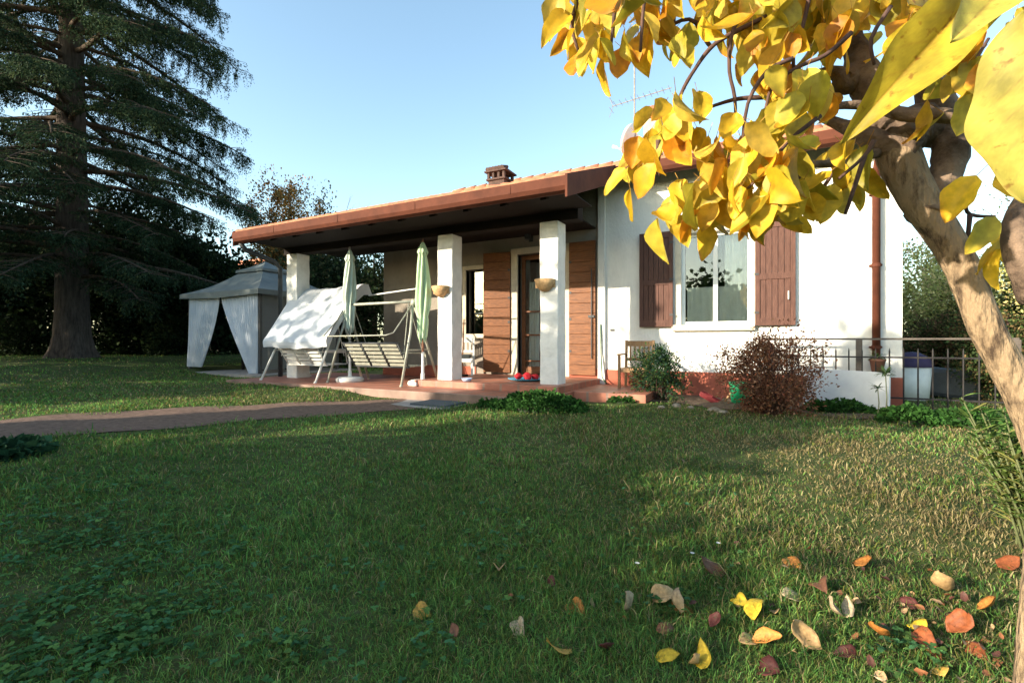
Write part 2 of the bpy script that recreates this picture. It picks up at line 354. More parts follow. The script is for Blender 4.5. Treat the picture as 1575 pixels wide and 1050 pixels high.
def build_clover():
    cs = []
    for (px, py, sp, n) in [(60,830,.22,500),(150,850,.22,420),(90,960,.16,420),(240,880,.2,260),(190,1000,.12,320),(280,960,.12,200),(30,1030,.12,260),(60,760,.3,380),(330,830,.25,220),(520,890,.18,110),(720,860,.2,150),(810,820,.25,130),(1010,900,.15,60),(440,1010,.1,120),(200,760,.3,240),(640,1000,.1,80),(1000,830,.2,80),(1380,1010,.08,90),(980,760,.3,140),(600,720,.4,120)]:
        g = ground(px, py); n = int(n*.75); cs.append(np.stack([rng.normal(g.x, sp, n), rng.normal(g.y, sp, n)], 1))
    XY = np.concatenate(cs); XY = XY[np.sin(XY[:,0]*14+2*np.sin(XY[:,1]*9))*np.sin(XY[:,1]*12+1) > rng.normal(-.35,.35,len(XY))]; n = len(XY); z = terr(XY[:,0], XY[:,1])
    B = np.column_stack([XY, z+.018+.035*rng.random(n)])
    B = np.repeat(B, 3, 0); n3 = len(B); a = np.tile([0, 2.1, 4.2], n)+np.repeat(rng.uniform(0,6,n),3)
    D = np.column_stack([np.cos(a), np.sin(a), rng.uniform(-.1,.45,n3)])
    L = np.repeat(rng.uniform(.012,.024,n),3); c = np.repeat(palette([(.055,.14,.045),(.07,.17,.055),(.06,.16,.07),(.10,.19,.05)], n, .25),3,0)
    fancyleaves(B, D, np.tile([0,0,1.],(n3,1))+rng.normal(0,.2,(n3,3)), L, L*.9, rng.uniform(-.8,.3,n3), np.full(n3,.2), c, 'clover', GRASSM, None, ns=4)
    o = bpy.data.objects['clover']; tag(o, 'broad-leaved clover spreading low through the foreground lawn', 'clover', kind='stuff')
build_clover()
# ---------------------------------------------------------------- the house
WV = 8.3
H = thing('bungalow', (-3, WV, -.74), 'white single-storey house with terracotta tiled roof and open front porch', 'house')
def wall_grid(x0, x1, z0, z1, v, th, holes):
    xs = sorted({x0,x1}|{h[0] for h in holes}|{h[1] for h in holes}); zs = sorted({z0,z1}|{h[2] for h in holes}|{h[3] for h in holes})
    mb = MB()
    def hole(x, z): return x<x0 or x>x1 or z<z0 or z>z1 or any(h[0]<x<h[1] and h[2]<z<h[3] for h in holes)
    for i in range(len(xs)-1):
        for j in range(len(zs)-1):
            a,b,c,d = xs[i],xs[i+1],zs[j],zs[j+1]; mx, mz = (a+b)/2, (c+d)/2
            if hole(mx, mz): continue
            mb.add([(a,v,c),(b,v,c),(b,v,d),(a,v,d)], [(0,1,2,3)]); mb.add([(a,v+th,c),(b,v+th,c),(b,v+th,d),(a,v+th,d)], [(3,2,1,0)])
            if hole(a-.001, mz): mb.add([(a,v,c),(a,v,d),(a,v+th,d),(a,v+th,c)], [(0,1,2,3)])
            if hole(b+.001, mz): mb.add([(b,v,c),(b,v+th,c),(b,v+th,d),(b,v,d)], [(0,1,2,3)])
            if hole(mx, c-.001): mb.add([(a,v,c),(a,v+th,c),(b,v+th,c),(b,v,c)], [(0,1,2,3)])
            if hole(mx, d+.001): mb.add([(a,v,d),(b,v,d),(b,v+th,d),(a,v+th,d)], [(0,1,2,3)])
    return mb
DOOR = (-4.30,-3.34,-.64,1.66); WIN = (-1.31,-.29,.27,1.74); PW = (-5.48,-5.02,.15,1.44)
RW = 1.55; LW = -7.7; BV = WV+9
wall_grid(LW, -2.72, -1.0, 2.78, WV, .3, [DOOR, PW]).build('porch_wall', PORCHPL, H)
wm = wall_grid(-2.72, RW, -1.0, 2.78, WV, .3, [WIN])
wm.box((LW,WV+.3,-1),(LW+.3,BV,2.9)); wm.box((RW-.3,WV+.3,-1),(RW,BV,2.9)); wm.box((LW+.3,BV-.3,-1),(RW-.3,BV,2.6))
for u in (LW, RW-.28):    # gable ends
    wm.add([(u,WV,2.78),(u,BV,2.78),(u,13,4.42),(u+.28,WV,2.78),(u+.28,BV,2.78),(u+.28,13,4.42)], [(0,1,2),(5,4,3),(0,3,4,1),(1,4,5,2),(2,5,3,0)])
wm.build('wall', PLASTER, H)
mb = MB(); mb.box((LW+.3,WV+.3,-.66),(RW-.3,BV-.3,-.64)); mb.box((-5.6,WV+3.2,-.63),(RW-.32,WV+3.3,2.4)); mb.build('interior', BLACK, H)
for a,b in (((-2.66,WV-.025,-.95),(RW+.01,WV-.001,-.49)),((-3.32,WV-.02,-.64),(-2.66,WV-.001,-.49)),((LW,WV-.02,-.74),(-5.25,WV-.001,-.5))): MB().box(a,b).build('skirting', SKIRT, H)
# a shallow pier where the porch wall meets the white front
mb = MB(); mb.box((-2.70,WV-.06,-.745),(-2.57,WV-.002,2.75)); mb.build('pier', PLASTER, H, bevel=.01)
# roof: barrel tiles over a sloping deck
SL = .367
def roofh(v): return 2.06+SL*(v-5.72) if v <= 13 else 2.06+SL*(13-5.72)-SL*(v-13)
def roof_tiles(name, u0, u1, v0, v1, parent, zf, m=TERRA, pitch=.2, row=.36, sgn=1):
    nu = int((u1-u0)/pitch*8)+1; nr = max(1, int(abs(v1-v0)/row)); us = np.linspace(u0, u1, nu)
    prof = .035*np.abs(np.cos(us/pitch*PI))**.8; V = []; Fc = []
    for k in range(nr):
        a = v0+(v1-v0)*k/nr; b = v0+(v1-v0)*(k+1)/nr+ (v1-v0)/nr*.15
        jit = .006*np.sin(np.floor(us/pitch+.5)*12.9+k*7.7)
        for (vv, up) in ((a+jit*3, .035),(b, .0)):
            V.append(np.column_stack([us, np.full(nu, 0)+vv, zf(min(a,b) if up and sgn>0 else b)+prof*0+prof+up+jit+ (0 if np.isscalar(vv) else 0)]) if np.isscalar(vv) else np.column_stack([us, vv, zf(a)+prof+up+jit]))
        # front lip closing the tile end down to the deck
        V.append(np.column_stack([us, a+jit*3, zf(a)-.01+0*us])); base = 3*k*nu
        i = np.arange(nu-1); Fc.append(np.stack([base+i, base+i+1, base+nu+i+1, base+nu+i],1)); Fc.append(np.stack([base+2*nu+i, base+2*nu+i+1, base+i+1, base+i],1))
    return npmesh(name, np.concatenate(V), faces4=np.concatenate(Fc), m=m, parent=parent)
EU0, VG, EU1 = -9.06, -2.32, 1.95
rm = MB()
def slab(u0,u1,v0,v1,t=.12):
    rm.add([(u0,v0,roofh(v0)-t),(u1,v0,roofh(v0)-t),(u1,v1,roofh(v1)-t),(u0,v1,roofh(v1)-t),(u0,v0,roofh(v0)),(u1,v0,roofh(v0)),(u1,v1,roofh(v1)),(u0,v1,roofh(v1))],
      [(0,1,2,3),(7,6,5,4),(0,4,5,1),(1,5,6,2),(2,6,7,3),(3,7,4,0)])
slab(EU0, VG, 5.8, 7.95); slab(EU0, EU1, 7.95, 13); slab(EU0, EU1, 13, BV+.5)
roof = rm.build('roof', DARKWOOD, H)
roof_tiles('porch_tiles', EU0, VG+.04, 5.74, 7.9, roof, roofh); roof_tiles('main_tiles', EU0, EU1+.04, 7.88, 13, roof, roofh)
roof_tiles('rear_tiles', EU0, EU1+.04, BV+.55, 13, roof, roofh, sgn=-1)
mb = MB()
for k in range(29):
    u = EU0+k*.4; mb.tube([(u,13,roofh(13)+.03),(u+.44,13,roofh(13)+.05)], [.11,.13], 8)
mb.build('ridge_tiles', TERRA, roof, smooth=True)
def gutter(u0, u1, v, h, nm='gutter'):
    g = MB(); pr = [(-.01,.13),(-.135,.13),(-.14,.145),(-.155,.14),(-.15,.02),(-.12,-.03),(-.06,-.055),(0,-.045)]
    n = len(pr); vs = [(u, v+a, h+b) for u in (u0,u1) for a,b in pr]
    g.add(vs, [(i, i+1, n+i+1, n+i) for i in range(n-1)]+[tuple(range(n))[::-1], tuple(n+i for i in range(n))])
    k = u0+1.2
    while k < u1:
        g.box((k,v-.158,h+.02),(k+.012,v-.15,h+.14)); k += 1.6
    return g.build(nm, GUTTER, H)
gutter(EU0, VG+.05, 5.82, 1.93); gutter(VG+.06, EU1+.05, 7.93, 2.70)
def verge(u, v0, v1, t=.03, hh=.24):
    mb = MB(); mb.add([(u,v0,roofh(v0)-hh),(u+t,v0,roofh(v0)-hh),(u+t,v1,roofh(v1)-hh),(u,v1,roofh(v1)-hh),(u,v0,roofh(v0)+.05),(u+t,v0,roofh(v0)+.05),(u+t,v1,roofh(v1)+.05),(u,v1,roofh(v1)+.05)],
      [(0,3,2,1),(4,5,6,7),(0,1,5,4),(1,2,6,5),(2,3,7,6),(3,0,4,7)]); mb.build('verge_board', GUTTER, H)
verge(VG+.045, 5.66, 7.78); verge(EU0-.035, 5.7, 13); verge(EU1+.045, 7.8, 13)
# rafters and beam of the porch
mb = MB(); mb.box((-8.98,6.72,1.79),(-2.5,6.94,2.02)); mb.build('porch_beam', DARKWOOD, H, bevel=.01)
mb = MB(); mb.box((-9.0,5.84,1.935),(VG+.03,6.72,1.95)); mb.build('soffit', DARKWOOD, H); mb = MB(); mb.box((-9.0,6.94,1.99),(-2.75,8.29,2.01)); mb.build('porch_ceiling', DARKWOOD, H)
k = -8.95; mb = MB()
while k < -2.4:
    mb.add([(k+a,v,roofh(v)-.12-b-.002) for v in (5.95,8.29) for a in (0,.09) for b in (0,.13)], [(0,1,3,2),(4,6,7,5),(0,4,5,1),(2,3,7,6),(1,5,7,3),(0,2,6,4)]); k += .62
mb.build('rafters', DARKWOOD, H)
# columns
def column(u, base, w=.30):
    mb = MB(); n = 14; vs = []
    for i in range(n+1):
        z = base+(1.79-base)*i/n
        for (a,b) in ((-1,-1),(1,-1),(1,1),(-1,1)):
            vs.append((u+a*w/2+random.uniform(-.006,.006), 6.82+b*w/2+random.uniform(-.006,.006), z))
    mb.add(vs, [(i*4+k, i*4+(k+1)%4, i*4+4+(k+1)%4, i*4+4+k) for i in range(n) for k in range(4)]+[(4*n,4*n+1,4*n+2,4*n+3)])
    o = mb.build('column', COLPL, H, bevel=.018); return o
column(-2.94, -.75); column(-4.84, -.64); column(-8.66, -.74, .32)
# half-bowl lights on the columns
for (u) in (-2.99, -4.90):
    t = thing('wall_basket', (u, 6.655, .87), 'straw-coloured half-round wall basket on the porch column right of the front door' if u>-4 else 'straw-coloured half-round wall basket on the middle porch column beside the green parasol', 'wall basket', 'half-round baskets on the porch columns')
    mb = MB(); pr = [(.0,-.125),(.05,-.122),(.10,-.09),(.14,-.03),(.165,.05),(.15,.055),(.125,-.02),(.09,-.07),(.0,-.10)]
    mb.lathe((u,6.655,.87), pr, 18, PI, 2*PI); mb.build('bowl', BASKET, t, smooth=True)
    mb = MB(); mb.box((u-.16,6.652,.80),(u+.16,6.668,.915)); mb.build('back_plate', BASKET, t)
    if u < -4:
        mb = MB()
        for q in range(9): mb.tube([(u+random.uniform(-.1,.1),6.60,.88),(u+random.uniform(-.16,.16),6.55+random.uniform(-.04,.04),.91+random.uniform(0,.06))],.004,4)
        mb.build('dry_stems', TWIG, t)
# door ------------------------------------------------
x0,x1,z0,z1 = DOOR
mb = MB(); mb.box((x0-.14,WV-.035,z0),(x0,WV+.12,z1)); mb.box((x1,WV-.035,z0),(x1+.1,WV+.12,z1)); mb.box((x0-.14,WV-.035,z1),(x1+.1,WV+.12,z1+.12)); mb.build('door_surround', STONE, H, bevel=.006)
mb = MB(); f = .075
for (a,b) in ((x0+.01,(x0+x1)/2-.004),((x0+x1)/2+.004,x1-.01)):
    mb.box((a,WV+.13,z0+.02),(a+f,WV+.18,z1-.01)); mb.box((b-f,WV+.13,z0+.02),(b,WV+.18,z1-.01))
    mb.box((a+f,WV+.132,z0+.02),(b-f,WV+.178,z0+.16)); mb.box((a+f,WV+.132,z1-.09),(b-f,WV+.178,z1-.01))
    for q in (.25,.75,1.2): mb.box((a+f,WV+.14,z0+q),(b-f,WV+.17,z0+q+.03))
door = mb.build('door', DOORWOOD, H, bevel=.004)
mb = MB(); mb.box((x0+.08,WV+.152,z0+.1),(x1-.08,WV+.158,z1-.08)); mb.build('pane', GLASS, door)
mb = MB(); mb.tube([(x0+.5,WV+.09,.35),(x0+.5,WV+.11,.45)],.012); mb.box((x0+.43,WV+.08,.38),(x0+.51,WV+.10,.40)); mb.build('handle', GREYMETAL, door)
def curtain(u0, u1, z0, z1, v, n=40, amp=.02, waves=7, u0b=None, u1b=None, edge=None):
    mb = MB(); vs = []; nz = 12; u0b = u0 if u0b is None else u0b; u1b = u1 if u1b is None else u1b
    for j in range(nz+1):
        t = j/nz; e = t**1.5 if edge is None else edge(t)
        a = u0+(u0b-u0)*e; b = u1+(u1b-u1)*e
        for i in range(n+1):
            k = i/n; vs.append((a+(b-a)*k, v+amp*math.sin(k*waves*2*PI)*(1+.4*math.sin(t*5+k*9)), z1+(z0-z1)*t+.01*math.sin(k*waves*2*PI)*t))
    mb.add(vs, [(j*(n+1)+i, j*(n+1)+i+1, (j+1)*(n+1)+i+1, (j+1)*(n+1)+i) for j in range(nz) for i in range(n)]); return mb
LACE = mat('cream_curtain', (.86,.83,.74), (.78,.75,.66), .9, 10)
curtain(x0+.12,x0+.34,-.5,1.15,WV+.24, waves=4).build('curtain', LACE, H, smooth=True)
# plank shutters of the door
def plank_shutter(u0, u1, zb, zt, v, ang, piv):
    mb = MB(); n = 13; rot = Matrix.Rotation(ang, 3, 'Z')
    for k in range(n):
        a = zb+(zt-zb)*k/n; b = zb+(zt-zb)*(k+1)/n
        mb.box((u0,v-.045,a+.004),(u1,v-.008,b-.004), rot, (piv,v,0))
    mb.box((u0+.01,v-.028,zb+.004),(u1-.01,v-.012,zt-.004), rot, (piv,v,0))
    s = mb.build('door_shutter', DOORWOOD, H, bevel=.003)
    for q in (.18,.42,.62,.85): MB().box((piv-.045 if piv>(u0+u1)/2 else piv,v-.052,zb+(zt-zb)*q-.02),(piv if piv>(u0+u1)/2 else piv+.045,v-.045,zb+(zt-zb)*q+.02), rot, (piv,v,0)).build('hinge', DARKMETAL, s)
    mb = MB(); uu = u0+.06 if piv>(u0+u1)/2 else u1-.06; mb.tube([(uu,v-.07,zb+.3),(uu,v-.07,zt-.5)],.01,6); mb.box((uu-.06,v-.075,zb+1.02),(uu+.05,v-.05,zb+1.06)); mb.build('bolt', DARKMETAL, s)
plank_shutter(-5.0,-4.45,-.60,1.72,WV-.02,.18,-4.45)
plank_shutter(-3.23,-2.74,-.60,1.78,WV-.03,.0,-3.23)
# small dark window left of the door
x0,x1,z0,z1 = PW
mb = MB(); mb.box((x0-.08,WV-.03,z0-.08),(x0,WV+.1,z1+.08)); mb.box((x1,WV-.03,z0-.08),(x1+.08,WV+.1,z1+.08)); mb.box((x0,WV-.03,z1),(x1,WV+.1,z1+.08)); mb.box((x0,WV-.05,z0-.08),(x1,WV+.1,z0)); pwin = mb.build('window', STONE, H)
mb = MB(); mb.box((x0,WV+.14,z0),(x1,WV+.15,z1)); mb.build('pane', GLASS, pwin)
mb = MB(); mb.box((x0,WV+.155,z0),(x0+.05,WV+.2,z1)); mb.box((x1-.05,WV+.155,z0),(x1,WV+.2,z1)); mb.build('sash', DARKWOOD, pwin)
# main window
x0,x1,z0,z1 = WIN
mb = MB(); f = .05
mb.box((x0,WV+.08,z0),(x0+f,WV+.14,z1)); mb.box((x1-f,WV+.08,z0),(x1,WV+.14,z1)); mb.box((x0+f,WV+.08,z0),(x1-f,WV+.14,z0+f)); mb.box((x0+f,WV+.08,z1-f),(x1-f,WV+.14,z1)); mb.box(((x0+x1)/2-.035,WV+.075,z0+f),((x0+x1)/2+.035,WV+.14,z1-f))
win = mb.build('window', WHITEMETAL, H, bevel=.004)
mb = MB(); mb.box((x0+f,WV+.105,z0+f),(x1-f,WV+.111,z1-f)); mb.build('pane', GLASS, win)
mb = MB(); mb.box((x0-.14,WV-.07,z0-.10),(x1+.06,WV+.10,z0-.002)); mb.build('sill', STONE, win, bevel=.006)
mb = MB(); mb.box((x0-.10,WV-.012,z0),(x0-.002,WV+.02,z1+.06)); mb.box((x0-.002,WV-.012,z1+.002),(x1+.06,WV+.02,z1+.06)); mb.box((x1+.002,WV-.012,z0),(x1+.06,WV+.02,z1)); mb.build('window_surround', STONE, win)
curtain(x0+.07,x1-.02,z0-.1,.88,WV+.16, waves=9, amp=.016).build('cafe_curtain', LACE, win, smooth=True)
curtain((x0+x1)/2+.12,x1-.02,z0,z1,WV+.27, waves=4).build('side_curtain', LACE, win, smooth=True)
def panel_shutter(u0, u1, zb, zt, v):
    mb = MB(); f = .065; zm = zb+(zt-zb)*.47
    mb.box((u0,v-.04,zb),(u0+f,v,zt)); mb.box((u1-f,v-.04,zb),(u1,v,zt))
    for (a,b) in ((zb,zb+.11),(zm-.045,zm+.045),(zt-.1,zt)): mb.box((u0+f,v-.038,a),(u1-f,v-.002,b))
    n = 5; w = (u1-u0-2*f)/n
    for k in range(n): mb.box((u0+f+k*w+.003,v-.026,zb+.1),(u0+f+(k+1)*w-.003,v-.006,zt-.09))
    s = mb.build('window_shutter', SHUTWOOD, H, bevel=.003); return s
s1 = panel_shutter(-1.97,-1.43,.24,1.80,WV-.035); s2 = panel_shutter(-.23,.30,.24,1.80,WV-.035)
for s,u in ((s1,-1.45),(s2,-.21)):
    for z in (.42,1.0,1.6): MB().box((u-.03,WV-.082,z),(u+.03,WV-.0755,z+.03)).build('hinge', DARKMETAL, s)
mb = MB(); mb.box((.20,WV-.10,.62),(.215,WV-.076,.74)); mb.build('latch', WHITEMETAL, s2)
# downpipes
mb = MB(); mb.tube([(1.25,7.82,2.68),(1.25,7.85,2.58),(1.25,8.12,2.36),(1.25,8.21,2.25),(1.25,8.21,-.85)],.048,14)
dp = mb.build('downpipe', GUTTER, H, smooth=True)
for z in (1.02,-.1,2.0): MB().tube([(1.25,8.21,z),(1.25,8.21,z+.045)],.055,14).box((1.18,8.22,z+.01),(1.32,8.299,z+.035)).build('bracket', GUTTER, dp)
mb = MB(); mb.tube([(-8.98,5.78,1.88),(-8.98,5.9,1.76),(-8.96,6.5,1.62),(-8.95,6.62,1.5),(-8.95,6.62,-.72)],.045,12); mb.build('downpipe', DARKMETAL, H, smooth=True)
# dark lantern, doorbell, hose on the wall
t = thing('wall_lantern', (-4.02, WV, 2.0), 'small dark lantern on the porch wall above the front door', 'lantern')
mb = MB(); mb.box((-4.06,WV-.02,1.88),(-3.98,WV-.001,2.08)); mb.tube([(-4.02,WV-.02,2.04),(-4.02,WV-.1,2.12),(-4.02,WV-.16,2.06)],.01,6); mb.build('bracket', DARKMETAL, t)
mb = MB(); mb.lathe((-4.02,WV-.16,1.9), [(0,0),(.05,.0),(.075,.12),(.09,.125),(.02,.18),(0,.19)], 8); mb.build('lamp_body', DARKMETAL, t)
o = MB().box((-2.49,WV-.02,.18),(-2.42,WV-.001,.22)).build('doorbell_panel', DARKMETAL, bevel=.003); tag(o, 'tiny dark bell panel on the shaded white wall beside the plank shutter', 'doorbell')
mb = MB(); mb.tube([(-2.64,WV-.08,.3),(-2.63,WV-.09,-.2),(-2.6,WV-.12,-.62),(-2.5,WV-.2,-.72)],.012,6); tag(mb.build('garden_hose', mat('hose_green',(.05,.12,.06)), smooth=True), 'thin dark green hose hanging at the edge of the plank shutter', 'hose')
# chimneys
def chimney(c, w, zb, zt, dark, label):
    t = thing('chimney', (c[0],c[1],zb), label, 'chimney')
    m = mat('sooty_brick',(.10,.06,.05),(.05,.035,.03),.9,9,.5) if dark else BRICK
    hz = zt-.3
    mb = MB(); mb.box((c[0]-w*.42,c[1]-w*.42,zb-.5),(c[0]+w*.42,c[1]+w*.42,hz)); mb.build('stack', m, t, bevel=.01)
    mb = MB(); mb.box((c[0]-w*.5,c[1]-w*.5,hz),(c[0]+w*.5,c[1]+w*.5,hz+.04)); mb.build('collar', m, t, bevel=.005)
    for a in (-.4,-.14,.14,.4):
        for b in (-.4,.4): MB().box((c[0]+a*w-.025,c[1]+b*w-.03,hz+.04),(c[0]+a*w+.025,c[1]+b*w+.03,hz+.17)).build('vent_brick', m, t)
    mb = MB(); q = hz+.17; a = w*.56
    mb.add([(c[0]-a,c[1]-a,q),(c[0]+a,c[1]-a,q),(c[0]+a,c[1]+a,q),(c[0]-a,c[1]+a,q),(c[0]-a,c[1]-a,q+.03),(c[0]+a,c[1]-a,q+.03),(c[0]+a,c[1]+a,q+.03),(c[0]-a,c[1]+a,q+.03),(c[0]-a*.6,c[1],q+.12),(c[0]+a*.6,c[1],q+.12)],
      [(0,3,2,1),(0,1,5,4),(1,2,6,5),(2,3,7,6),(3,0,4,7),(4,5,9,8),(5,6,9),(6,7,8,9),(7,4,8)]); mb.build('cap', TERRA if not dark else m, t)
    mb = MB()
    for k in range(6): mb.tube([(c[0]-a+.08+k*(2*a-.16)/5,c[1]-a*1.02,q+.05),(c[0]-a*.6+k*a*.24,c[1],q+.14)],[.05,.04],6)
    mb.build('cap_tiles', TERRA if not dark else m, t)
p = P(770,270,10.5); chimney((p.x,p.y), .46, 3.25, 3.72, True, 'squat sooty chimney with tiled cap low on the porch roof')
p = P(1005,180,12.0); chimney((p.x,p.y), .46, 4.3, 5.72, False, 'tall orange brick chimney with tiled cap near the roof ridge, half behind yellow leaves')
# aerial and dish on a mast
p = P(976,150,10.0); t = thing('aerial_mast', (p.x,p.y,roofh(p.y)), 'slender television aerial mast rising from the tiled roof', 'aerial')
mb = MB(); mb.tube([(p.x,p.y,3.4),(p.x,p.y,4.6)],.026,8); mb.tube([(p.x,p.y,4.6),(p.x,p.y,6.0)],.016,8); mb.build('mast', GREYMETAL, t)
mb = MB(); mb.bar((p.x-.5,p.y+.1,4.97),(p.x+.75,p.y-.1,4.97),.009)
for k in range(10):
    u = -.42+k*.125; mb.bar((p.x+u,p.y-.14-u*.1,4.975),(p.x+u,p.y+.14-u*.1,4.975),.004)
for s in (-1,1): mb.bar((p.x-.48,p.y+.1,4.97),(p.x-.56,p.y+.1,4.97+s*.22),.005); mb.bar((p.x-.5,p.y+.1+.1,4.97+s*.1),(p.x-.5,p.y-.1,4.97+s*.1),.004)
mb.build('aerial_array', GREYMETAL, t)
t = thing('satellite_dish', (p.x,p.y,4.1), 'white satellite dish on the aerial mast, pointing left', 'satellite dish')
mb = MB(); ax = Vector((-.86,.15,.35)).normalized(); e1 = ax.orthogonal().normalized(); e2 = ax.cross(e1); c0 = Vector((p.x-.07,p.y-.03,4.13)); vs = []; nr, ns = 6, 24
for i in range(nr+1):
    for k in range(ns):
        r = .31*i/nr; vs.append(c0+e1*r*math.cos(2*PI*k/ns)+e2*r*math.sin(2*PI*k/ns)+ax*(r*r*.9-.05))
mb.add(vs, [(i*ns+k,i*ns+(k+1)%ns,(i+1)*ns+(k+1)%ns,(i+1)*ns+k) for i in range(nr) for k in range(ns)]); d = mb.build('dish', WHITEMETAL, t, smooth=True)
md = d.modifiers.new('s','SOLIDIFY'); md.thickness = .012
mb = MB(); q = c0+ax*.36+Vector((0,0,-.2)); mb.bar(c0-Vector((0,0,.29)), q, .013); mb.tube([q-ax*.04,q+ax*.07],[.02,.035],8); mb.build('feed_arm', WHITEMETAL, t)
mb = MB(); mb.bar((p.x,p.y,4.1),c0-ax*.05,.02); mb.build('bracket', GREYMETAL, t)
# rail on the middle column
mb = MB(); mb.tube([(-4.99,6.88,.97),(-5.8,6.88,.93),(-6.75,6.88,.87)],.014,8); mb.tube([(-5.01,6.88,.97),(-4.99,6.88,.97)],.03,8)
tag(mb.build('rail', WHITEMETAL, smooth=True), 'thin pale rod sticking out sideways from the middle porch column', 'rod')
# ---------------------------------------------------------------- swing seats
def swing(u0, u1, vf, vr, vt, zt, label, canopy, mm, leanf):
    zf = -.74; t = thing('garden_swing', ((u0+u1)/2,(vf+vr)/2,zf), label, 'garden swing', 'garden swings on the patio')
    for u, s in ((u0,1),(u1,-1)):
        for v in (vf, vr):
            mb = MB(); mb.tube([(u,v,zf),(u+s*.04,(v*.35+vt*.65),zf+(zt-zf)*.62),(u+s*.10,vt,zt)],.021,10); mb.tube([(u,v,zf),(u,v,zf+.03)],.027,10)
            mb.build('leg', mm, t, smooth=True)
        k = .42; a = vf+(vt-vf)*k; b = vr+(vt-vr)*k
        mb = MB(); mb.bar((u+s*.03,a,zf+(zt-zf)*.42),(u+s*.03,b,zf+(zt-zf)*.42),.013); mb.build('side_brace', mm, t)
    mb = MB(); mb.tube([(u0+.05,vt,zt),(u1-.05,vt,zt)],.024,10); mb.tube([(u0+.07,vt,zt+.03),(u0+.10,vt,zt-.06)],.05,8); mb.tube([(u1-.07,vt,zt+.03),(u1-.10,vt,zt-.06)],.05,8); mb.build('top_bar', mm, t, smooth=True)
    # bench: back faces the lawn
    a0, a1 = u0+.22, u1-.22; zs = zf+.31; vb = vf+.24
    mb = MB(); n = 6
    for k in range(n):
        q = k/(n-1); z = zs+.02+q*.34; v = vb+.18-q*.24
        for sct in range(3):
            w = (a1-a0)/3; mb.box((a0+sct*w+.03,v-.008,z-.022),(a0+(sct+1)*w-.03,v+.008,z+.026), Matrix.Rotation(.55,3,'X'))
    mb.build('backrest_slats', mm, t, bevel=.003)
    mb = MB()
    for k in range(4):
        u = a0+k*(a1-a0)/3; mb.tube([(u,vb+.20,zs-.02),(u,vb-.08,zs+.40)],.014,8)
    mb.tube([(a0-.02,vb-.08,zs+.40),(a1+.02,vb-.08,zs+.40)],.018,8); mb.tube([(a0-.02,vb+.2,zs-.02),(a1+.02,vb+.2,zs-.02)],.016,8); mb.build('backrest_frame', DARKMETAL if not canopy else mm, t, smooth=True)
    mb = MB()
    for k in range(6):
        v = vb+.25+k*.075; mb.box((a0,v,zs-.015),(a1,v+.055,zs+.005))
    for u in (a0,a1): mb.tube([(u,vb+.02,zs+.24),(u,vb+.66,zs+.22),(u,vb+.70,zs)],.014,8)
    mb.build('seat', mm, t)
    for u in (a0-.02,a1+.02):
        for v in (vb+.05,vb+.6): MB().bar((u,v,zs+.15),(u,vt,zt-.02),.007).build('hanger_rod', mm, t)
    mb = MB(); zz = zt-.38
    if not canopy:
        mb.tube([(u0+.12,vt,zt),(u0+.02,vf-.10,.10),(u0+.04,vf-.14,.09),(u1-.2,vf-.14,.10),(u1-.12,vf-.05,.14),(u1-.1,vt,zt-.02)],.011,8)
        mb.build('canopy_arms', mm, t, smooth=True)
    else:
        b0, b1 = -8.72, -6.98; A = [(6.085,-.10),(6.07,-.04),(6.065,.02),(6.09,.07),(6.14,.13),(6.26,.31),(6.40,.50),(6.52,.66),(6.62,.79),(6.72,.90),(6.83,1.02),(6.90,1.08),(6.98,1.11),(7.1,1.12)]
        vs = []; n = 14
        for (v,h) in A:
            for i in range(n+1):
                q = i/n; vs.append((b0+(b1-b0)*q, v+.02*math.sin(q*9+h*4), h-.035*math.sin(q*PI)+.012*math.sin(q*23+v*7)))
        mb.add(vs, [(j*(n+1)+i,j*(n+1)+i+1,(j+1)*(n+1)+i+1,(j+1)*(n+1)+i) for j in range(len(A)-1) for i in range(n)])
        # side flaps
        for b in (b0,b1):
            mb.add([(b,6.07,.01),(b,6.09,-.10),(b,6.64,.64),(b,6.62,.78),(b,6.92,1.09),(b,6.98,.90),(b,7.1,1.12),(b,7.2,.92)], [(0,1,2,3),(3,2,5,4),(4,5,7,6)])
        o = mb.build('canopy', CANVAS, t, smooth=False)
        mb = MB()
        for u in (b0+.02,b1-.02): mb.tube([(u,6.1,0),(u,6.6,.74),(u,6.95,1.05),(u,7.1,1.06)],.012,8)
        for (v,z) in ((6.1,-.02),(6.6,.73),(7.1,1.05)): mb.bar((b0+.02,v,z),(b1-.02,v,z),.012)
        mb.bar((b0+.1,vt,zt),(b0+.1,6.6,.73),.012); mb.bar((b1-.1,vt,zt),(b1-.1,6.6,.73),.012); mb.build('canopy_frame', mm, t)
    return t
swing(-8.62,-7.12,5.96,7.08,6.58,.62, 'white garden swing with a large tilted white canopy, near the gazebo', True, WHITEMETAL, 0)
swing(-7.02,-5.32,6.14,7.15,6.56,.68, 'bare metal garden swing without canopy, slatted bench between the two parasols', False, SWINGMETAL, 0)
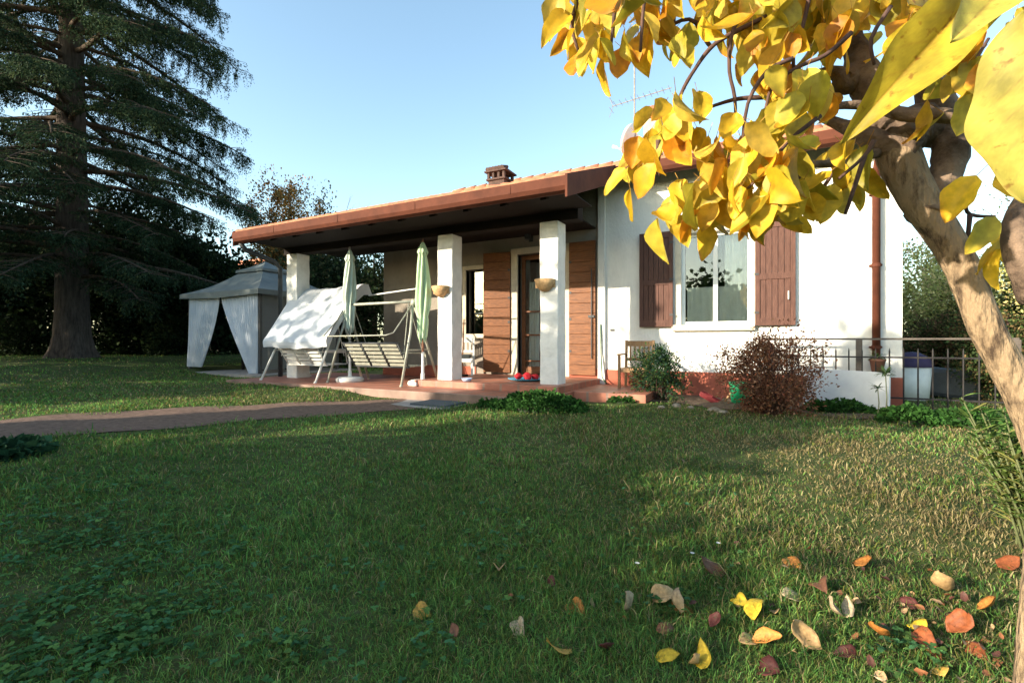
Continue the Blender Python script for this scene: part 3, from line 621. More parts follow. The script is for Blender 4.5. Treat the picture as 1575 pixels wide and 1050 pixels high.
# ---------------------------------------------------------------- closed parasols
def parasol(u, v, top, cb, m, polem, label, seed, tie):
    zf = -.74; t = thing('parasol', (u,v,zf), label, 'parasol', 'closed parasols on the patio')
    n = 48; vs = []; rr = random.Random(seed); ph = [rr.uniform(0,6) for _ in range(8)]
    lv = [(0,.012),(.03,.03),(.055,.055),(.10,.075)]
    mb = MB(); vs = []
    Z = [top-.02,top-.06,top-.13,top-.22,top-.235]; Rr = [.012,.035,.062,.088,.082]
    for z, r in zip(Z,Rr):
        for k in range(n): a = 2*PI*k/n; vs.append((u+r*(1+.12*math.cos(8*a))*math.cos(a), v+r*(1+.12*math.cos(8*a))*math.sin(a), z+(.02*math.cos(8*a) if z<top-.2 else 0)))
    mb.add(vs, [(i*n+(k+1)%n,i*n+k,(i+1)*n+k,(i+1)*n+(k+1)%n) for i in range(len(Z)-1) for k in range(n)]); mb.build('top_cap', m, t, smooth=True)
    mb = MB(); vs = []; N2 = 22
    for j in range(N2+1):
        q = j/N2; z = (top-.2)+(cb-(top-.2))*q
        r = .055+.058*math.sin(min(q*1.3,1)*PI*.62); 
        if q > .55: r *= 1-.45*(q-.55)/.45
        r *= 1-.22*math.exp(-((q-tie)/.04)**2)
        for k in range(n):
            a = 2*PI*k/n; tw = a+.9*q; f = .26*math.cos(8*tw+ph[0]*0)+.09*math.sin(3*a+ph[1]+q*6)
            vs.append((u+r*(1+f)*math.cos(a)+.012*math.sin(q*5+ph[2]), v+r*(1+f)*math.sin(a), z+(.05*math.cos(8*tw) if j==N2 else 0)))
    mb.add(vs, [(i*n+(k+1)%n,i*n+k,(i+1)*n+k,(i+1)*n+(k+1)%n) for i in range(N2) for k in range(n)]); mb.build('canopy', m, t, smooth=True)
    mb = MB(); mb.tube([(u,v,cb-.28),(u,v,top)],.019,10); mb.tube([(u,v,top-.02),(u,v,top+.03)],[.018,.008],8); mb.build('pole', polem, t)
    mb = MB(); mb.tube([(u,v,zf+.08),(u,v,cb-.2)],.024,12); mb.tube([(u,v,zf+.06),(u,v,zf+.2)],.034,12); mb.build('base_tube', WHITEMETAL, t)
    mb = MB(); mb.lathe((u,v,zf), [(.24,0),(.255,.02),(.25,.06),(.2,.085),(.04,.09),(0,.09)], 28); mb.build('base', mat('white_plastic',(.7,.68,.64),(.6,.58,.54),.6,8), t, smooth=True)
    return t
parasol(-6.9,6.55,1.72,.20,UMBPALE,GREYMETAL,'closed pale green parasol standing between the two swings',3,.62)
parasol(-5.26,6.62,1.72,.02,UMBCLOTH,mat('pole_wood',(.22,.10,.06)),'closed brighter green parasol beside the middle column',5,.72)
# ---------------------------------------------------------------- gazebo
G0 = (-14.1,7.65); G1 = (-11.1,10.05); gz = -.80
t = thing('gazebo', (-12.6,8.85,gz), 'garden gazebo with grey two-tier canvas roof and white drawn-back curtains', 'gazebo')
for (x,y) in ((G0[0],G0[1]),(G1[0],G0[1]),(G0[0],G1[1]),(G1[0],G1[1])):
    mb = MB(); mb.box((x-.035,y-.035,gz-.1),(x+.035,y+.035,1.27)); mb.build('post', DARKMETAL, t, bevel=.004)
mb = MB()
for z in (1.22,): mb.box((G0[0],G0[1]-.02,z),(G1[0],G0[1]+.02,z+.05)); mb.box((G0[0],G1[1]-.02,z),(G1[0],G1[1]+.02,z+.05)); mb.box((G0[0]-.02,G0[1],z+.002),(G0[0]+.02,G1[1],z+.048)); mb.box((G1[0]-.02,G0[1],z+.002),(G1[0]+.02,G1[1],z+.048))
mb.build('top_frame', DARKMETAL, t)
cx, cy = (G0[0]+G1[0])/2, (G0[1]+G1[1])/2
def hip(mb, hx, hy, z0, tx, ty, z1, n=10, sag=.1):
    cor = [(-1,-1),(1,-1),(1,1),(-1,1)]
    for s in range(4):
        a = cor[s]; b = cor[(s+1)%4]; vs = []
        for j in range(n+1):
            q = j/n; X = hx+(tx-hx)*q; Y = hy+(ty-hy)*q; z = z0+(z1-z0)*q-sag*math.sin(q*PI)
            for i in range(n+1):
                k = i/n; ax_ = a[0]+(b[0]-a[0])*k; ay_ = a[1]+(b[1]-a[1])*k
                vs.append((cx+ax_*X, cy+ay_*Y, z-.05*math.sin(k*PI)*(1-q)))
        mb.add(vs, [(j*(n+1)+i,j*(n+1)+i+1,(j+1)*(n+1)+i+1,(j+1)*(n+1)+i) for j in range(n) for i in range(n)])
mb = MB(); hip(mb, 1.68, 1.38, 1.28, .42, .36, 1.98); hip(mb, 1.68, 1.38, 1.16, 1.68, 1.38, 1.28, 2, 0); rf = mb.build('roof', GAZROOF, t, smooth=False)
mb = MB(); hip(mb, .58, .5, 1.97, .02, .02, 2.24, 6, .03); hip(mb, .58, .5, 1.90, .58, .5, 1.97, 1, 0); mb.build('vent_roof', GAZROOF, t)
mb = MB(); mb.box((cx-.4,cy-.34,1.86),(cx+.4,cy+.34,1.99)); mb.build('vent_frame', DARKMETAL, t)
curtain(G0[0]+.03,G0[0]+1.42,gz+.12,1.2,G0[1]-.04,80,.032,13,G0[0]-.1,G0[0]+.62).build('curtain', CANVAS, t, smooth=True)
curtain(G0[0]+1.45,G1[0]-.03,gz+.02,1.2,G0[1]-.04,90,.032,14,G0[0]+2.62,G1[0]-.02,edge=lambda t: t**1.25).build('curtain', CANVAS, t, smooth=True)
mb = MB(); mb.add([(G1[0]+.01,G0[1],gz+.1),(G1[0]+.01,G1[1],gz+.1),(G1[0]+.01,G1[1],1.2),(G1[0]+.01,G0[1],1.2)],[(0,1,2,3)]); mb.build('net_panel', NET, t)
# garden table under the gazebo
t = thing('garden_table', (-12.7,8.9,gz), 'dark table standing in the shade inside the gazebo', 'table')
MB().box((-13.2,8.5,-.1),(-12.2,9.3,-.06)).build('table_top', DARKWOOD, t, bevel=.01)
for a in (-13.15,-12.25):
    for b in (8.55,9.25): MB().box((a-.03,b-.03,gz),(a+.03,b+.03,-.1)).build('leg', DARKWOOD, t)
tag(MB().box((-14.6,7.3,-.9),(-10.6,10.4,-.795)).build('gazebo_base', SLAB, bevel=.01), kind='structure')
# ---------------------------------------------------------------- things by the porch
o = MB().box((-4.35,5.2,-.86),(-3.75,5.66,-.835)).build('doormat', mat('grey_mat',(.12,.14,.15),(.07,.08,.09),.95,60,.5)); tag(o,'dark grey doormat lying at the foot of the porch steps','doormat')
tag(MB().box((-4.95,5.12,-.95),(-3.72,5.7,-.862)).build('entrance_slab', SLAB, bevel=.01), kind='structure')
# toys on a blue tray, small bowl
t = thing('blue_tray', (-3.55,7.15,-.64), 'light blue round tray on the porch floor by the right column', 'tray')
MB().lathe((-3.55,7.15,-.64), [(0,.004),(.22,.004),(.30,.03),(.31,.04),(.29,.04),(.21,.016),(0,.016)], 28).build('dish', mat('blue_plastic',(.08,.35,.55),None,.4), t, smooth=True)
RED = mat('red_cloth',(.55,.02,.03),(.35,.01,.02),.7,20,.5)
for i,(dx,dy,r) in enumerate([(-.14,-.03,.065),(-.02,.06,.07),(.07,-.08,.06),(.15,.03,.06)]):
    c = Vector((-3.55+dx,7.15+dy,-.622+r*.8)); mb = MB(); vs=[]; n=14; m_=9
    for j in range(m_+1):
        for k in range(n):
            a=2*PI*k/n; b=PI*j/m_; q=r*(1+.12*math.sin(3*a+i)*math.sin(b)+.08*math.sin(5*b+i)); vs.append(c+Vector((q*math.cos(a)*math.sin(b),q*math.sin(a)*math.sin(b),q*.8*math.cos(b))))
    mb.add(vs,[(j*n+k,(j+1)*n+k,(j+1)*n+(k+1)%n,j*n+(k+1)%n) for j in range(m_) for k in range(n)])
    o = mb.build('red_ball', RED, None, smooth=True); tag(o, ['leftmost soft red ball on the blue tray','soft red ball at the back of the blue tray','soft red ball at the front of the blue tray','rightmost soft red ball on the blue tray'][i], 'ball', 'red balls on the blue tray')
MB().lathe((-4.35,6.6,-.64), [(0,0),(.06,0),(.09,.05),(.085,.05),(.055,.01),(0,.01)], 20).build('pet_bowl', mat('pale_blue_plastic',(.45,.55,.75),None,.4), smooth=True); tag(bpy.data.objects['pet_bowl'],'small pale blue bowl on the step beside the middle column','bowl')
# white chair in porch shade
def chair(x, y, zf, m, w, d, sh, bh, rot, label, arms, name, cat, mcush=None):
    t = thing(name, (0,0,0), label, cat)
    for a in (-1,1):
        MB().box((a*w/2-.02,-d/2-.02,0),(a*w/2+.02,-d/2+.02,(sh+.2) if arms else sh)).build('leg', m, t, bevel=.004)
        MB().box((a*w/2-.02,d/2-.02,0),(a*w/2+.02,d/2+.02,bh),Matrix.Rotation(-.06,3,'X')).build('leg', m, t, bevel=.004)
    mb = MB()
    for k in range(6): y0 = -d/2+k*d/6; mb.box((-w/2+.021,y0+.004,sh-.02),(w/2-.021,y0+d/6-.006,sh))
    mb.box((-w/2+.021,-d/2-.01,sh-.07),(w/2-.021,-d/2+.01,sh-.022)); mb.build('seat', m, t, bevel=.002)
    mb = MB(); mb.box((-w/2+.021,d/2-.005,bh-.10),(w/2-.021,d/2+.02,bh-.01)); mb.box((-w/2+.021,d/2-.008,sh+.1),(w/2-.021,d/2+.014,sh+.15)); 
    for k in range(5): a = -w/2+.07+k*(w-.14)/4; mb.box((a-.014,d/2-.004,sh+.15),(a+.014,d/2+.012,bh-.1))
    mb.build('backrest', m, t, bevel=.002)
    if arms:
        for a in (-1,1): MB().box((a*w/2-.028,-d/2-.04,sh+.2),(a*w/2+.028,d/2-.02,sh+.225)).build('armrest', m, t, bevel=.004)
    if mcush: MB().box((-w/2+.03,-d/2,sh+.001),(w/2-.03,d/2-.04,sh+.07)).build('cushion', mcush, t, bevel=.025)
    t.location = (x,y,zf); t.rotation_euler = (0,0,rot); return t
chair(-1.93,7.86,-.74,CHAIRWOOD,.44,.42,.32,.76,0,'wooden armchair against the sunlit wall, half hidden by the green bush',True,'wooden_armchair','armchair')
chair(-5.28,7.8,-.74,WHITEMETAL,.46,.46,.42,.82,.5,'white garden chair in the porch shade under the small window',False,'garden_chair','chair',mat('dark_cushion',(.05,.06,.06)))
# shade side items: broom leaning behind parasol
t = thing('broom', (-4.95,8.05,-.74), 'dark wooden broom leaning in the shade left of the middle column', 'broom')
MB().tube([(-5.05,7.5,-.6),(-5.5,8.24,.45)],.013,8).build('handle', DOORWOOD, t); MB().box((-5.15,7.42,-.74),(-4.92,7.52,-.6)).build('head', DARKWOOD, t, bevel=.01)
# white panel, railings
p0 = Vector((.36,7.72,0)); p1 = Vector((1.22,7.22,0)); dd = (p1-p0).normalized(); nn = Vector((dd.y,-dd.x,0))
mb = MB(); th = .03
vs = []
for q, zb_, zt_ in ((0,-.97,-.36),(1,-.99,-.375)):
    b = p0+(p1-p0)*q
    vs += [(*(b.xy),zb_),(b.x-nn.x*th,b.y-nn.y*th,zb_),(b.x-nn.x*th-nn.x*.03,b.y-nn.y*th-nn.y*.03,zt_),(b.x-nn.x*.03,b.y-nn.y*.03,zt_)]
mb.add(vs,[(0,1,2,3),(4,7,6,5),(0,4,5,1),(1,5,6,2),(2,6,7,3),(3,7,4,0)])
tag(mb.build('white_panel', mat('white_board',(.76,.77,.78),(.68,.69,.71),.6,5), bevel=.004),'low white board standing at an angle in front of the iron railing','board')
RAILM = mat('brown_grey_iron',(.028,.025,.025),(.016,.014,.014),.6,14)
t = thing('iron_fence', (1,7.86,-.85), 'low dark iron railing with upright pointed bars beside the house corner', 'railing')
MB().box((-.05,7.85,-.215),(2.7,7.87,-.195)).build('rail', RAILM, t); MB().box((1.27,7.85,-.735),(2.7,7.87,-.715)).build('rail', RAILM, t)
k = 0; u = .03; pk = None
while u < 2.7:
    if pk is None:
        mb = MB(); mb.tube([(u,7.86,-.9),(u,7.86,-.13),(u,7.86,-.085)],[.009,.009,.002],6); pk = mb.build('bar', RAILM, t); pk0 = u
    else:
        c = pk.copy(); COL.objects.link(c); c.parent = t; c.location.x = u-pk0
    u += .145
HR = mat('weathered_wood_rail',(.12,.10,.085),(.08,.065,.055),.7,12)
t = thing('handrail', (1,8.0,-.85), 'thin straight handrail on square posts running past the house corner', 'handrail')
MB().box((-.05,7.985,.02),(2.6,8.015,.045)).build('rail', HR, t)
for u in (1.03,2.58): MB().box((u-.035,7.97,-.95),(u+.035,8.03,.02)).build('post', HR, t, bevel=.004)
# potted tuft on the railing by the downpipe
def tuft(name, c, zt, label, cat, n=26, ln=.13, stem=True, pot=False, lw=.014, group=None):
    t = thing(name, (c[0],c[1],c[2]), label, cat, group)
    if stem: MB().tube([(c[0],c[1],c[2]-.02),(c[0]+.012,c[1],(c[2]+zt)/2),(c[0],c[1],zt)],[.008,.006,.005],6).build('stem', mat('pale_stem',(.28,.30,.18),(.2,.2,.12)), t, smooth=True)
    if pot:
        MB().lathe((c[0],c[1],c[2]), [(0,0),(.06,0),(.085,.16),(.095,.165),(.095,.19),(.08,.19),(.075,.15),(0,.14)], 18).build('pot', mat('brown_pot',(.22,.10,.07)), t, smooth=True)
    a = rng.uniform(0,2*PI,n); el_ = rng.uniform(-.1,1.2,n); D = np.column_stack([np.cos(a)*np.cos(el_),np.sin(a)*np.cos(el_),np.sin(el_)])
    B = np.tile([c[0],c[1],zt],(n,1))+rng.normal(0,.006,(n,3)); L = rng.uniform(.7,1.1,n)*ln
    fancyleaves(B, D, np.tile([0,0,1.],(n,1)), L, np.full(n,lw), rng.uniform(-1.2,-.2,n), np.full(n,.3), palette([(.05,.10,.03),(.07,.13,.05),(.10,.13,.05)],n), 'leaves', LEAFM, t)
    return t
g = P(1351,575,6.55); tuft('potted_plant',(1.22,7.93,-.42),-.21,'small spiky plant in a brown pot at the foot of the downpipe','potted plant',40,.15,False,True,.02)
tag(MB().box((1.10,7.88,-.95),(1.34,8.1,-.42)).build('pot_stand', mat('brown_pot',(.22,.10,.07)), bevel=.01),'narrow brown pedestal carrying the spiky potted plant','pot stand')
g = ground(1350,642); q = P(1341,597,g.length/ (Vector((( 1350-787.5)/F,1,(642-525)/F)).length)); tuft('seedling',(g.x,g.y,g.z),q.z,'shorter thin seedling with a star of leaves in front of the white board','seedling',20,.10,lw=.018,group='thin seedlings in front of the white board')
g = ground(1362,648); tuft('seedling',(g.x,g.y,g.z),g.z+.52,'taller thin seedling with a leafy tuft at the right end of the white board','seedling',44,.13,lw=.018,group='thin seedlings in front of the white board')
# green bucket, red scoop, tub and black cover on the right
t = thing('green_bucket', (-.38,7.45,-.9), 'bright green plastic bucket behind the reddish shrub', 'bucket')
MB().lathe((-.38,7.45,-.9), [(0,.0),(.12,.0),(.16,.30),(.172,.31),(.172,.335),(.155,.335),(.12,.02),(0,.02)], 24).build('body', mat('green_plastic',(.02,.42,.20),(.02,.36,.17),.4), t, smooth=True)
MB().tube([(-.38+.165*math.cos(a),7.45+.165*math.sin(a)*.3,-.58+.1*math.sin(a)) for a in np.linspace(0,PI,9)],.006,6).build('handle', DARKMETAL, t)
t = thing('red_dustpan', (-.72,7.4,-.9), 'red plastic scoop lying tilted on the soil beside the green bucket', 'dustpan')
mb = MB(); rt = Matrix.Rotation(.5,3,'Y'); mb.box((-.92,7.3,-.84),(-.62,7.52,-.825),rt); mb.box((-.92,7.3,-.825),(-.62,7.312,-.77),rt); mb.box((-.92,7.508,-.825),(-.62,7.52,-.77),rt); mb.box((-.63,7.312,-.825),(-.62,7.508,-.76),rt); mb.build('pan', mat('red_plastic',(.20,.02,.025),None,.5), t, bevel=.004)
MB().tube([(-.60,7.41,-.86),(-.50,7.41,-.70),(-.42,7.40,-.55)],.014,8).build('handle', CHAIRWOOD, t)
g = P(1403,600,7.6); t = thing('lidded_tub', (g.x,g.y,-.95), 'white bin with dark purple lid behind the iron railing', 'bin')
MB().lathe((g.x,g.y,-.95), [(0,0),(.20,0),(.24,.55),(0,.56)], 20).build('body', WHITEMETAL, t, smooth=True); MB().lathe((g.x,g.y,-.39), [(.26,0),(.26,.05),(.2,.15),(.08,.22),(0,.23)], 20).build('lid', mat('purple_plastic',(.05,.035,.09)), t, smooth=True)
g = P(1445,600,8.0); t = thing('covered_barbecue', (g.x,g.y,-.95), 'low black covered box behind the iron railing, right of the white bin', 'barbecue')
MB().box((g.x-.55,g.y-.25,-.9),(g.x+.45,g.y+.25,-.42),Matrix.Rotation(.12,3,'Y')).build('cover', DARKMETAL, t, bevel=.08)
for a in (-.4,.3): MB().box((g.x+a,g.y-.03,-1.0),(g.x+a+.06,g.y+.03,-.8)).build('leg', DARKMETAL, t)
# stones edging the bed
for i,(px,py,s) in enumerate([(1040,626,.05),(1062,628,.035),(1100,632,.06),(1112,635,.04),(1475,655,.09),(1018,628,.035)]):
    g = ground(px,py); mb = MB(); vs=[]; n=10
    for j in range(7):
        for k in range(n):
            a=2*PI*k/n; b=PI*j/6; q=s*(1+.2*math.sin(3*a+i*2)+.15*math.cos(2*b+i)); vs.append(g+Vector((q*math.cos(a)*math.sin(b)*1.4,q*math.sin(a)*math.sin(b),q*.7*math.cos(b)+.01)))
    mb.add(vs,[(j*n+k,(j+1)*n+k,(j+1)*n+(k+1)%n,j*n+(k+1)%n) for j in range(6) for k in range(n)])
    tag(mb.build('stone', mat('earthy_stone',(.30,.26,.20),(.18,.15,.11),.9,12,.5), smooth=True), ['flat pale stone on the bed edge right of the green bush','small pale stone just right of the flat one by the green bush','largest edging stone under the red scoop','small stone right under the largest edging stone','upright pale stone between the two ivy mounds at the right','small stone at the left foot of the green bush'][i],'stone','pale stones along the bed')
# ---------------------------------------------------------------- bushes and trees
def cloud(n, c, rad, shell=.45, clusters=60, cs=.22, flat=0):
    """points gathered in clumps inside an ellipsoid"""
    k = unit(rng.normal(size=(clusters,3))); rr = (shell+(1-shell)*rng.random((clusters,1))); K = k*rr
    if flat: K[:,2] = np.maximum(K[:,2], -flat)
    idx = rng.integers(0, clusters, n); sz = rng.uniform(.5,1.4,clusters)[idx][:,None]
    pts = K[idx]+np.clip(rng.normal(0, 1, (n,3)),-1.7,1.7)*cs*sz
    return np.array(c)+pts*np.array(rad), K[idx]
def bush(name, c, rad, n, ls, cols, label, cat, stems=14, ratio=.5, clusters=50, twigm=TWIG, cs=.2, group=None, shell=.35, ext=0):
    t = thing(name, (c[0],c[1],c[2]), label, cat, group)
    cc = (c[0],c[1],c[2]+rad[2]*.95); mb = MB()
    pts, K = cloud(n, cc, rad, shell, clusters, cs, .9); pts[:,2] = np.maximum(pts[:,2], c[2]+.01)
    for i in range(stems):
        q = pts[rng.integers(0,n)]; b = Vector((c[0]+random.uniform(-.08,.08)*rad[0]*2, c[1]+random.uniform(-.08,.08)*rad[1]*2, c[2]-.02)); e = Vector(q)+Vector((0,0,random.uniform(0,ext)))
        md = b.lerp(e,.5)+Vector((0,0,.12*rad[2])); mb.tube([b,md,e],[.011*rad[2]+.004,.008*rad[2]+.002,.002],5)
    mb.build('stems', twigm, t, smooth=True)
    D = K+rng.normal(0,.6,(n,3)); D[:,2] += .15
    leafcards(pts, D, rng.uniform(.6,1.3,n)*ls, palette(cols,n,.3), 'foliage', LEAFM, t, ratio); return t
g = ground(1016,617)
bush('nandina_bush',(-1.48,7.40,-.9),(.40,.36,.42),5200,.05,[(.03,.07,.035),(.04,.09,.03),(.06,.10,.03),(.025,.06,.04)],'dark green feathery bush in front of the wooden armchair','bush',26,.34,46,cs=.19)
# loose side sprays of the nandina
bush('brown_shrub',(-.05,6.62,-.92),(.58,.52,.55),13000,.036,[(.21,.085,.05),(.15,.06,.04),(.25,.11,.06),(.17,.09,.05),(.27,.15,.09)],'reddish brown twiggy shrub in front of the white wall below the window','shrub',110,.5,110,cs=.15,ext=.12)
def mound(name, px, py, rx, ry, rz, n, label, cols=[(.035,.10,.02),(.05,.13,.03),(.03,.08,.02)], ls=.045, cat='ivy', at=None):
    g = ground(px,py) if at is None else Vector(at); t = thing(name, tuple(g), label, cat)
    mb = MB(); vs=[]; n1=16; 
    for j in range(6):
        for k in range(n1): a=2*PI*k/n1; b=PI/2*j/5; q=.82*(1+.12*math.sin(3*a+j)); vs.append(g+Vector((rx*q*math.cos(a)*math.cos(b),ry*q*math.sin(a)*math.cos(b),rz*q*math.sin(b)-.02)))
    mb.add(vs,[(j*n1+k,j*n1+(k+1)%n1,(j+1)*n1+(k+1)%n1,(j+1)*n1+k) for j in range(5) for k in range(n1)]); mb.build('stems', mat('ivy_stems',(.02,.035,.012),(.015,.02,.01)), t, smooth=True)
    a = rng.uniform(0,2*PI,n); r = np.sqrt(rng.random(n)); hh = np.sqrt(np.clip(1-r*r,0,1))*(.75+.25*np.sin(a*3+r*7))
    B = np.column_stack([g.x+rx*r*np.cos(a), g.y+ry*r*np.sin(a), g.z+rz*hh+rng.normal(0,.015,n)]); D = np.column_stack([np.cos(a)*r,np.sin(a)*r,hh*.3])+rng.normal(0,.5,(n,3))
    leafcards(B, D, rng.uniform(.6,1.3,n)*ls, palette(cols,n,.25), 'foliage', LEAFM, t, .8)
g0 = ground(850,622)
mound('ivy_mound',0,0,.60,.34,.24,4800,'low bright green ivy mound at the foot of the right porch column',at=(-2.6,5.66,-.89))
mound('ivy_mound',0,0,.28,.2,.11,1400,'small ivy mound spreading over the front of the porch steps',at=(-3.2,5.5,-.89))
mound('ivy_mound',1290,634,.38,.16,.14,1800,'strip of low green plants along the foot of the white board')
mound('ivy_mound',1400,650,.28,.22,.17,1800,'rounded green mound at the right end of the white board')
mound('ivy_mound',1500,658,.36,.28,.2,2200,'rounded green mound just left of the leaning trunk')
mound('leafy_clump',2,700,.27,.26,.09,520,'dark broad-leaved clump at the left end of the near lawn',[(.02,.06,.03),(.03,.08,.04)],.08,'plant')
mound('ivy_mound',960,618,.22,.16,.09,600,'small low green tuft left of the green bush')
# oleander-like shrub at right edge
def oleander(c, n, h, spread, label):
    t = thing('lance_leaf_shrub', tuple(c), label, 'shrub'); mb = MB(); Bs=[]; Ds=[]
    for i in range(n):
        a=random.uniform(0,2*PI); e=Vector((c[0]+math.cos(a)*spread*random.random(),c[1]+math.sin(a)*spread*random.random(),c[2]+h*random.uniform(.45,1))); b=Vector((c[0]+random.uniform(-.05,.05),c[1]+random.uniform(-.05,.05),c[2]-.02)); mb.tube([b,b.lerp(e,.5)+Vector((0,0,.03)),e],[.007,.005,.003],5)
        for k in range(22):
            q=b.lerp(e,.25+.75*k/21); Bs.append(tuple(q)); a2=k*2.4; Ds.append((math.cos(a2),math.sin(a2),.55))
    mb.build('stems', mat('green_stem',(.12,.14,.06)), t, smooth=True); m_=len(Bs)
    fancyleaves(np.array(Bs),np.array(Ds),np.tile([0,0,1.],(m_,1)),rng.uniform(.07,.12,m_),np.full(m_,.023),rng.uniform(-.9,.2,m_),np.full(m_,.3),palette([(.12,.20,.05),(.16,.24,.06),(.08,.15,.04),(.26,.26,.08)],m_,.2),'foliage',LEAFM,t,ns=5)
g = P(1590,800,2.3); oleander((g.x,g.y,terr1(g.x,g.y)), 34, .74, .27, 'light green shrub of narrow pointed leaves beside the leaning trunk')
# broadleaf / conifer-like background trees
def tree(name, c, h, rad, n, ls, cols, label, trunkr=.14, crown0=.25, clusters=90, cs=.16, bark=DARKBARK, group=None, cat='tree', shell=.3, limbs=9, ratio=.6, point=0):
    t = thing(name, tuple(c), label, cat, group); c = Vector(c); rz = h*(1-crown0)/2; cc = c+Vector((0,0,h*crown0+rz))
    pts, K = cloud(n, tuple(cc), (rad,rad,rz), shell, clusters, cs)
    if point:
        q = np.clip((pts[:,2]-(c.z+h*crown0))/(2*rz),0,1); s = 1-point*q; pts[:,0] = c.x+(pts[:,0]-c.x)*s; pts[:,1] = c.y+(pts[:,1]-c.y)*s
    pts[:,2] = np.maximum(pts[:,2], c.z+.05)
    mb = MB(); tp = [c+Vector((0,0,-.1)), c+Vector((.02*h*random.uniform(-1,1),.02*h*random.uniform(-1,1),h*.3)), c+Vector((.03*h*random.uniform(-1,1),.03*h*random.uniform(-1,1),h*.62)), c+Vector((0,0,h*.92))]
    mb.tube(tp,[trunkr*1.3,trunkr*.95,trunkr*.6,trunkr*.15],9)
    for i in range(limbs):
        q = Vector(pts[rng.integers(0,n)]); k = random.uniform(.25,.75); b = tp[1].lerp(tp[3],k*.8); mb.tube([b,b.lerp(q,.5)+Vector((0,0,-.05*h*random.random())),q],[trunkr*.35,trunkr*.2,.01],6)
    mb.build('trunk', bark, t, smooth=True)
    D = K+rng.normal(0,.7,(n,3)); leafcards(pts, D, rng.uniform(.6,1.35,n)*ls, palette(cols,n,.3), 'crown', LEAFM, t, ratio); return t
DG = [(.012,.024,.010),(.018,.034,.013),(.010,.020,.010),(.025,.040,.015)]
# dark trees beyond the lawn at the left
GD = 'dark evergreens along the left boundary'
for i,(px,z,h,rad,lb) in enumerate([(-150,21,6.4,2.6,'dark evergreen tree at the far left edge of the garden'),(-20,19,6.0,2.4,'dark dense evergreen just left of the big conifer trunk'),(60,22,6.6,2.5,'dark evergreen directly behind the big conifer trunk'),(170,19,5.6,2.3,'dark evergreen close to the right side of the big conifer trunk'),(230,22,6.0,2.4,'dark evergreen between the conifer trunk and the gazebo'),(300,18.5,4.0,1.7,'low dark evergreen behind the left curtain of the gazebo'),(365,20,3.7,1.6,'low dark evergreen behind the gazebo roof')]):
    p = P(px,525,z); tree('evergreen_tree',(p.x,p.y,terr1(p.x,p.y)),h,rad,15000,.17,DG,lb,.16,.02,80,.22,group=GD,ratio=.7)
for i,(px,z,h,w_) in enumerate([(40,15.5,1.3,1.2),(200,16.5,1.1,1.3),(270,15.5,1.2,.9)]):
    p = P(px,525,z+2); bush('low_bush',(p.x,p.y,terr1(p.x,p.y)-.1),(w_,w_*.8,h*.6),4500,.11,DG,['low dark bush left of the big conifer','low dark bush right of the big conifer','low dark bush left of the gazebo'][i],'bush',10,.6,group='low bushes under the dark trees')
# hedge seen through the porch
GH = 'dark bushes behind the open end of the porch'
for i,(px,z,h,rad) in enumerate([(455,16,3.6,1.5),(520,17,4.2,1.6),(575,16,4.0,1.5)]):
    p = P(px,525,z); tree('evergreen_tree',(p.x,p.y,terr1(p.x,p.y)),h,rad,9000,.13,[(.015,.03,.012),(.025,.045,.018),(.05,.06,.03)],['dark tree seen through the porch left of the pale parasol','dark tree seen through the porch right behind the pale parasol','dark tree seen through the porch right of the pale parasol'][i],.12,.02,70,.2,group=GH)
# trees above the roof on the left
p = P(445,525,21); tree('russet_tree',(p.x,p.y,-.6),7.7,1.75,26000,.11,[(.34,.18,.06),(.20,.14,.05),(.40,.20,.06),(.12,.10,.04)],'dense russet brown tree above the left end of the roof',.16,.1,140,.11)
p = P(488,525,22); tree('green_tree',(p.x,p.y,-.6),7.0,1.3,5500,.13,[(.05,.06,.035),(.07,.08,.05),(.10,.09,.06)],'thin grey-green tree behind the roof, right of the russet one',.13,.1,70,.2)
p = P(525,525,22); tree('green_tree',(p.x,p.y,-.6),6.2,1.1,4500,.12,[(.09,.11,.05),(.06,.08,.04)],'small pale green tree peeping over the roof tiles',.12,.1,60,.2)
def bare(name, c, h, label, spread=.5, depth=5, seed=1, m=TWIG, nb=3, cat='bare tree', r0=.09, lean=0):
    rr = random.Random(seed); t = thing(name, tuple(c), label, cat); tr = MB(); br = MB()
    def grow(p, d, L, r, k):
        pts=[p]; 
        for i in range(3): d=(d+Vector((rr.uniform(-1,1),rr.uniform(-1,1),rr.uniform(-.4,.7)))*.16).normalized(); p=p+d*L/3; pts.append(p)
        (tr if k==0 else br).tube(pts,[r,r*.85,r*.7,r*.55],5)
        if k<depth:
            for q in range(nb+(1 if rr.random()<.4 else 0)):
                a=Vector((rr.uniform(-1,1),rr.uniform(-1,1),rr.uniform(-.1,.9))).normalized(); grow(pts[rr.choice([1,2,3,3])],(d+a*spread).normalized(),L*rr.uniform(.58,.85),max(r*.5,.006),k+1)
    grow(Vector(c), Vector((lean,0,1)), h*.34, r0, 0); tr.build('trunk', m, t, smooth=True); br.build('branches', m, t, smooth=True); return t
PT = mat('pale_bare_twigs',(.30,.26,.24),(.2,.17,.15),.9,10)
p = P(470,525,24); bare('bare_tree',(p.x,p.y,-.5),9.3,'slender bare tree sticking up above the russet tree',.35,4,4,PT,3,r0=.06)
p = P(560,525,24); bare('bare_tree',(p.x,p.y,-.5),7.4,'wide pale bare tree just above the porch roof tiles',.8,5,8,PT,2,r0=.07)
p = P(505,525,23); bare('bare_tree',(p.x,p.y,-.5),8.2,'bare tree between the russet tree and the wide pale one',.45,4,12,PT,3,r0=.06)
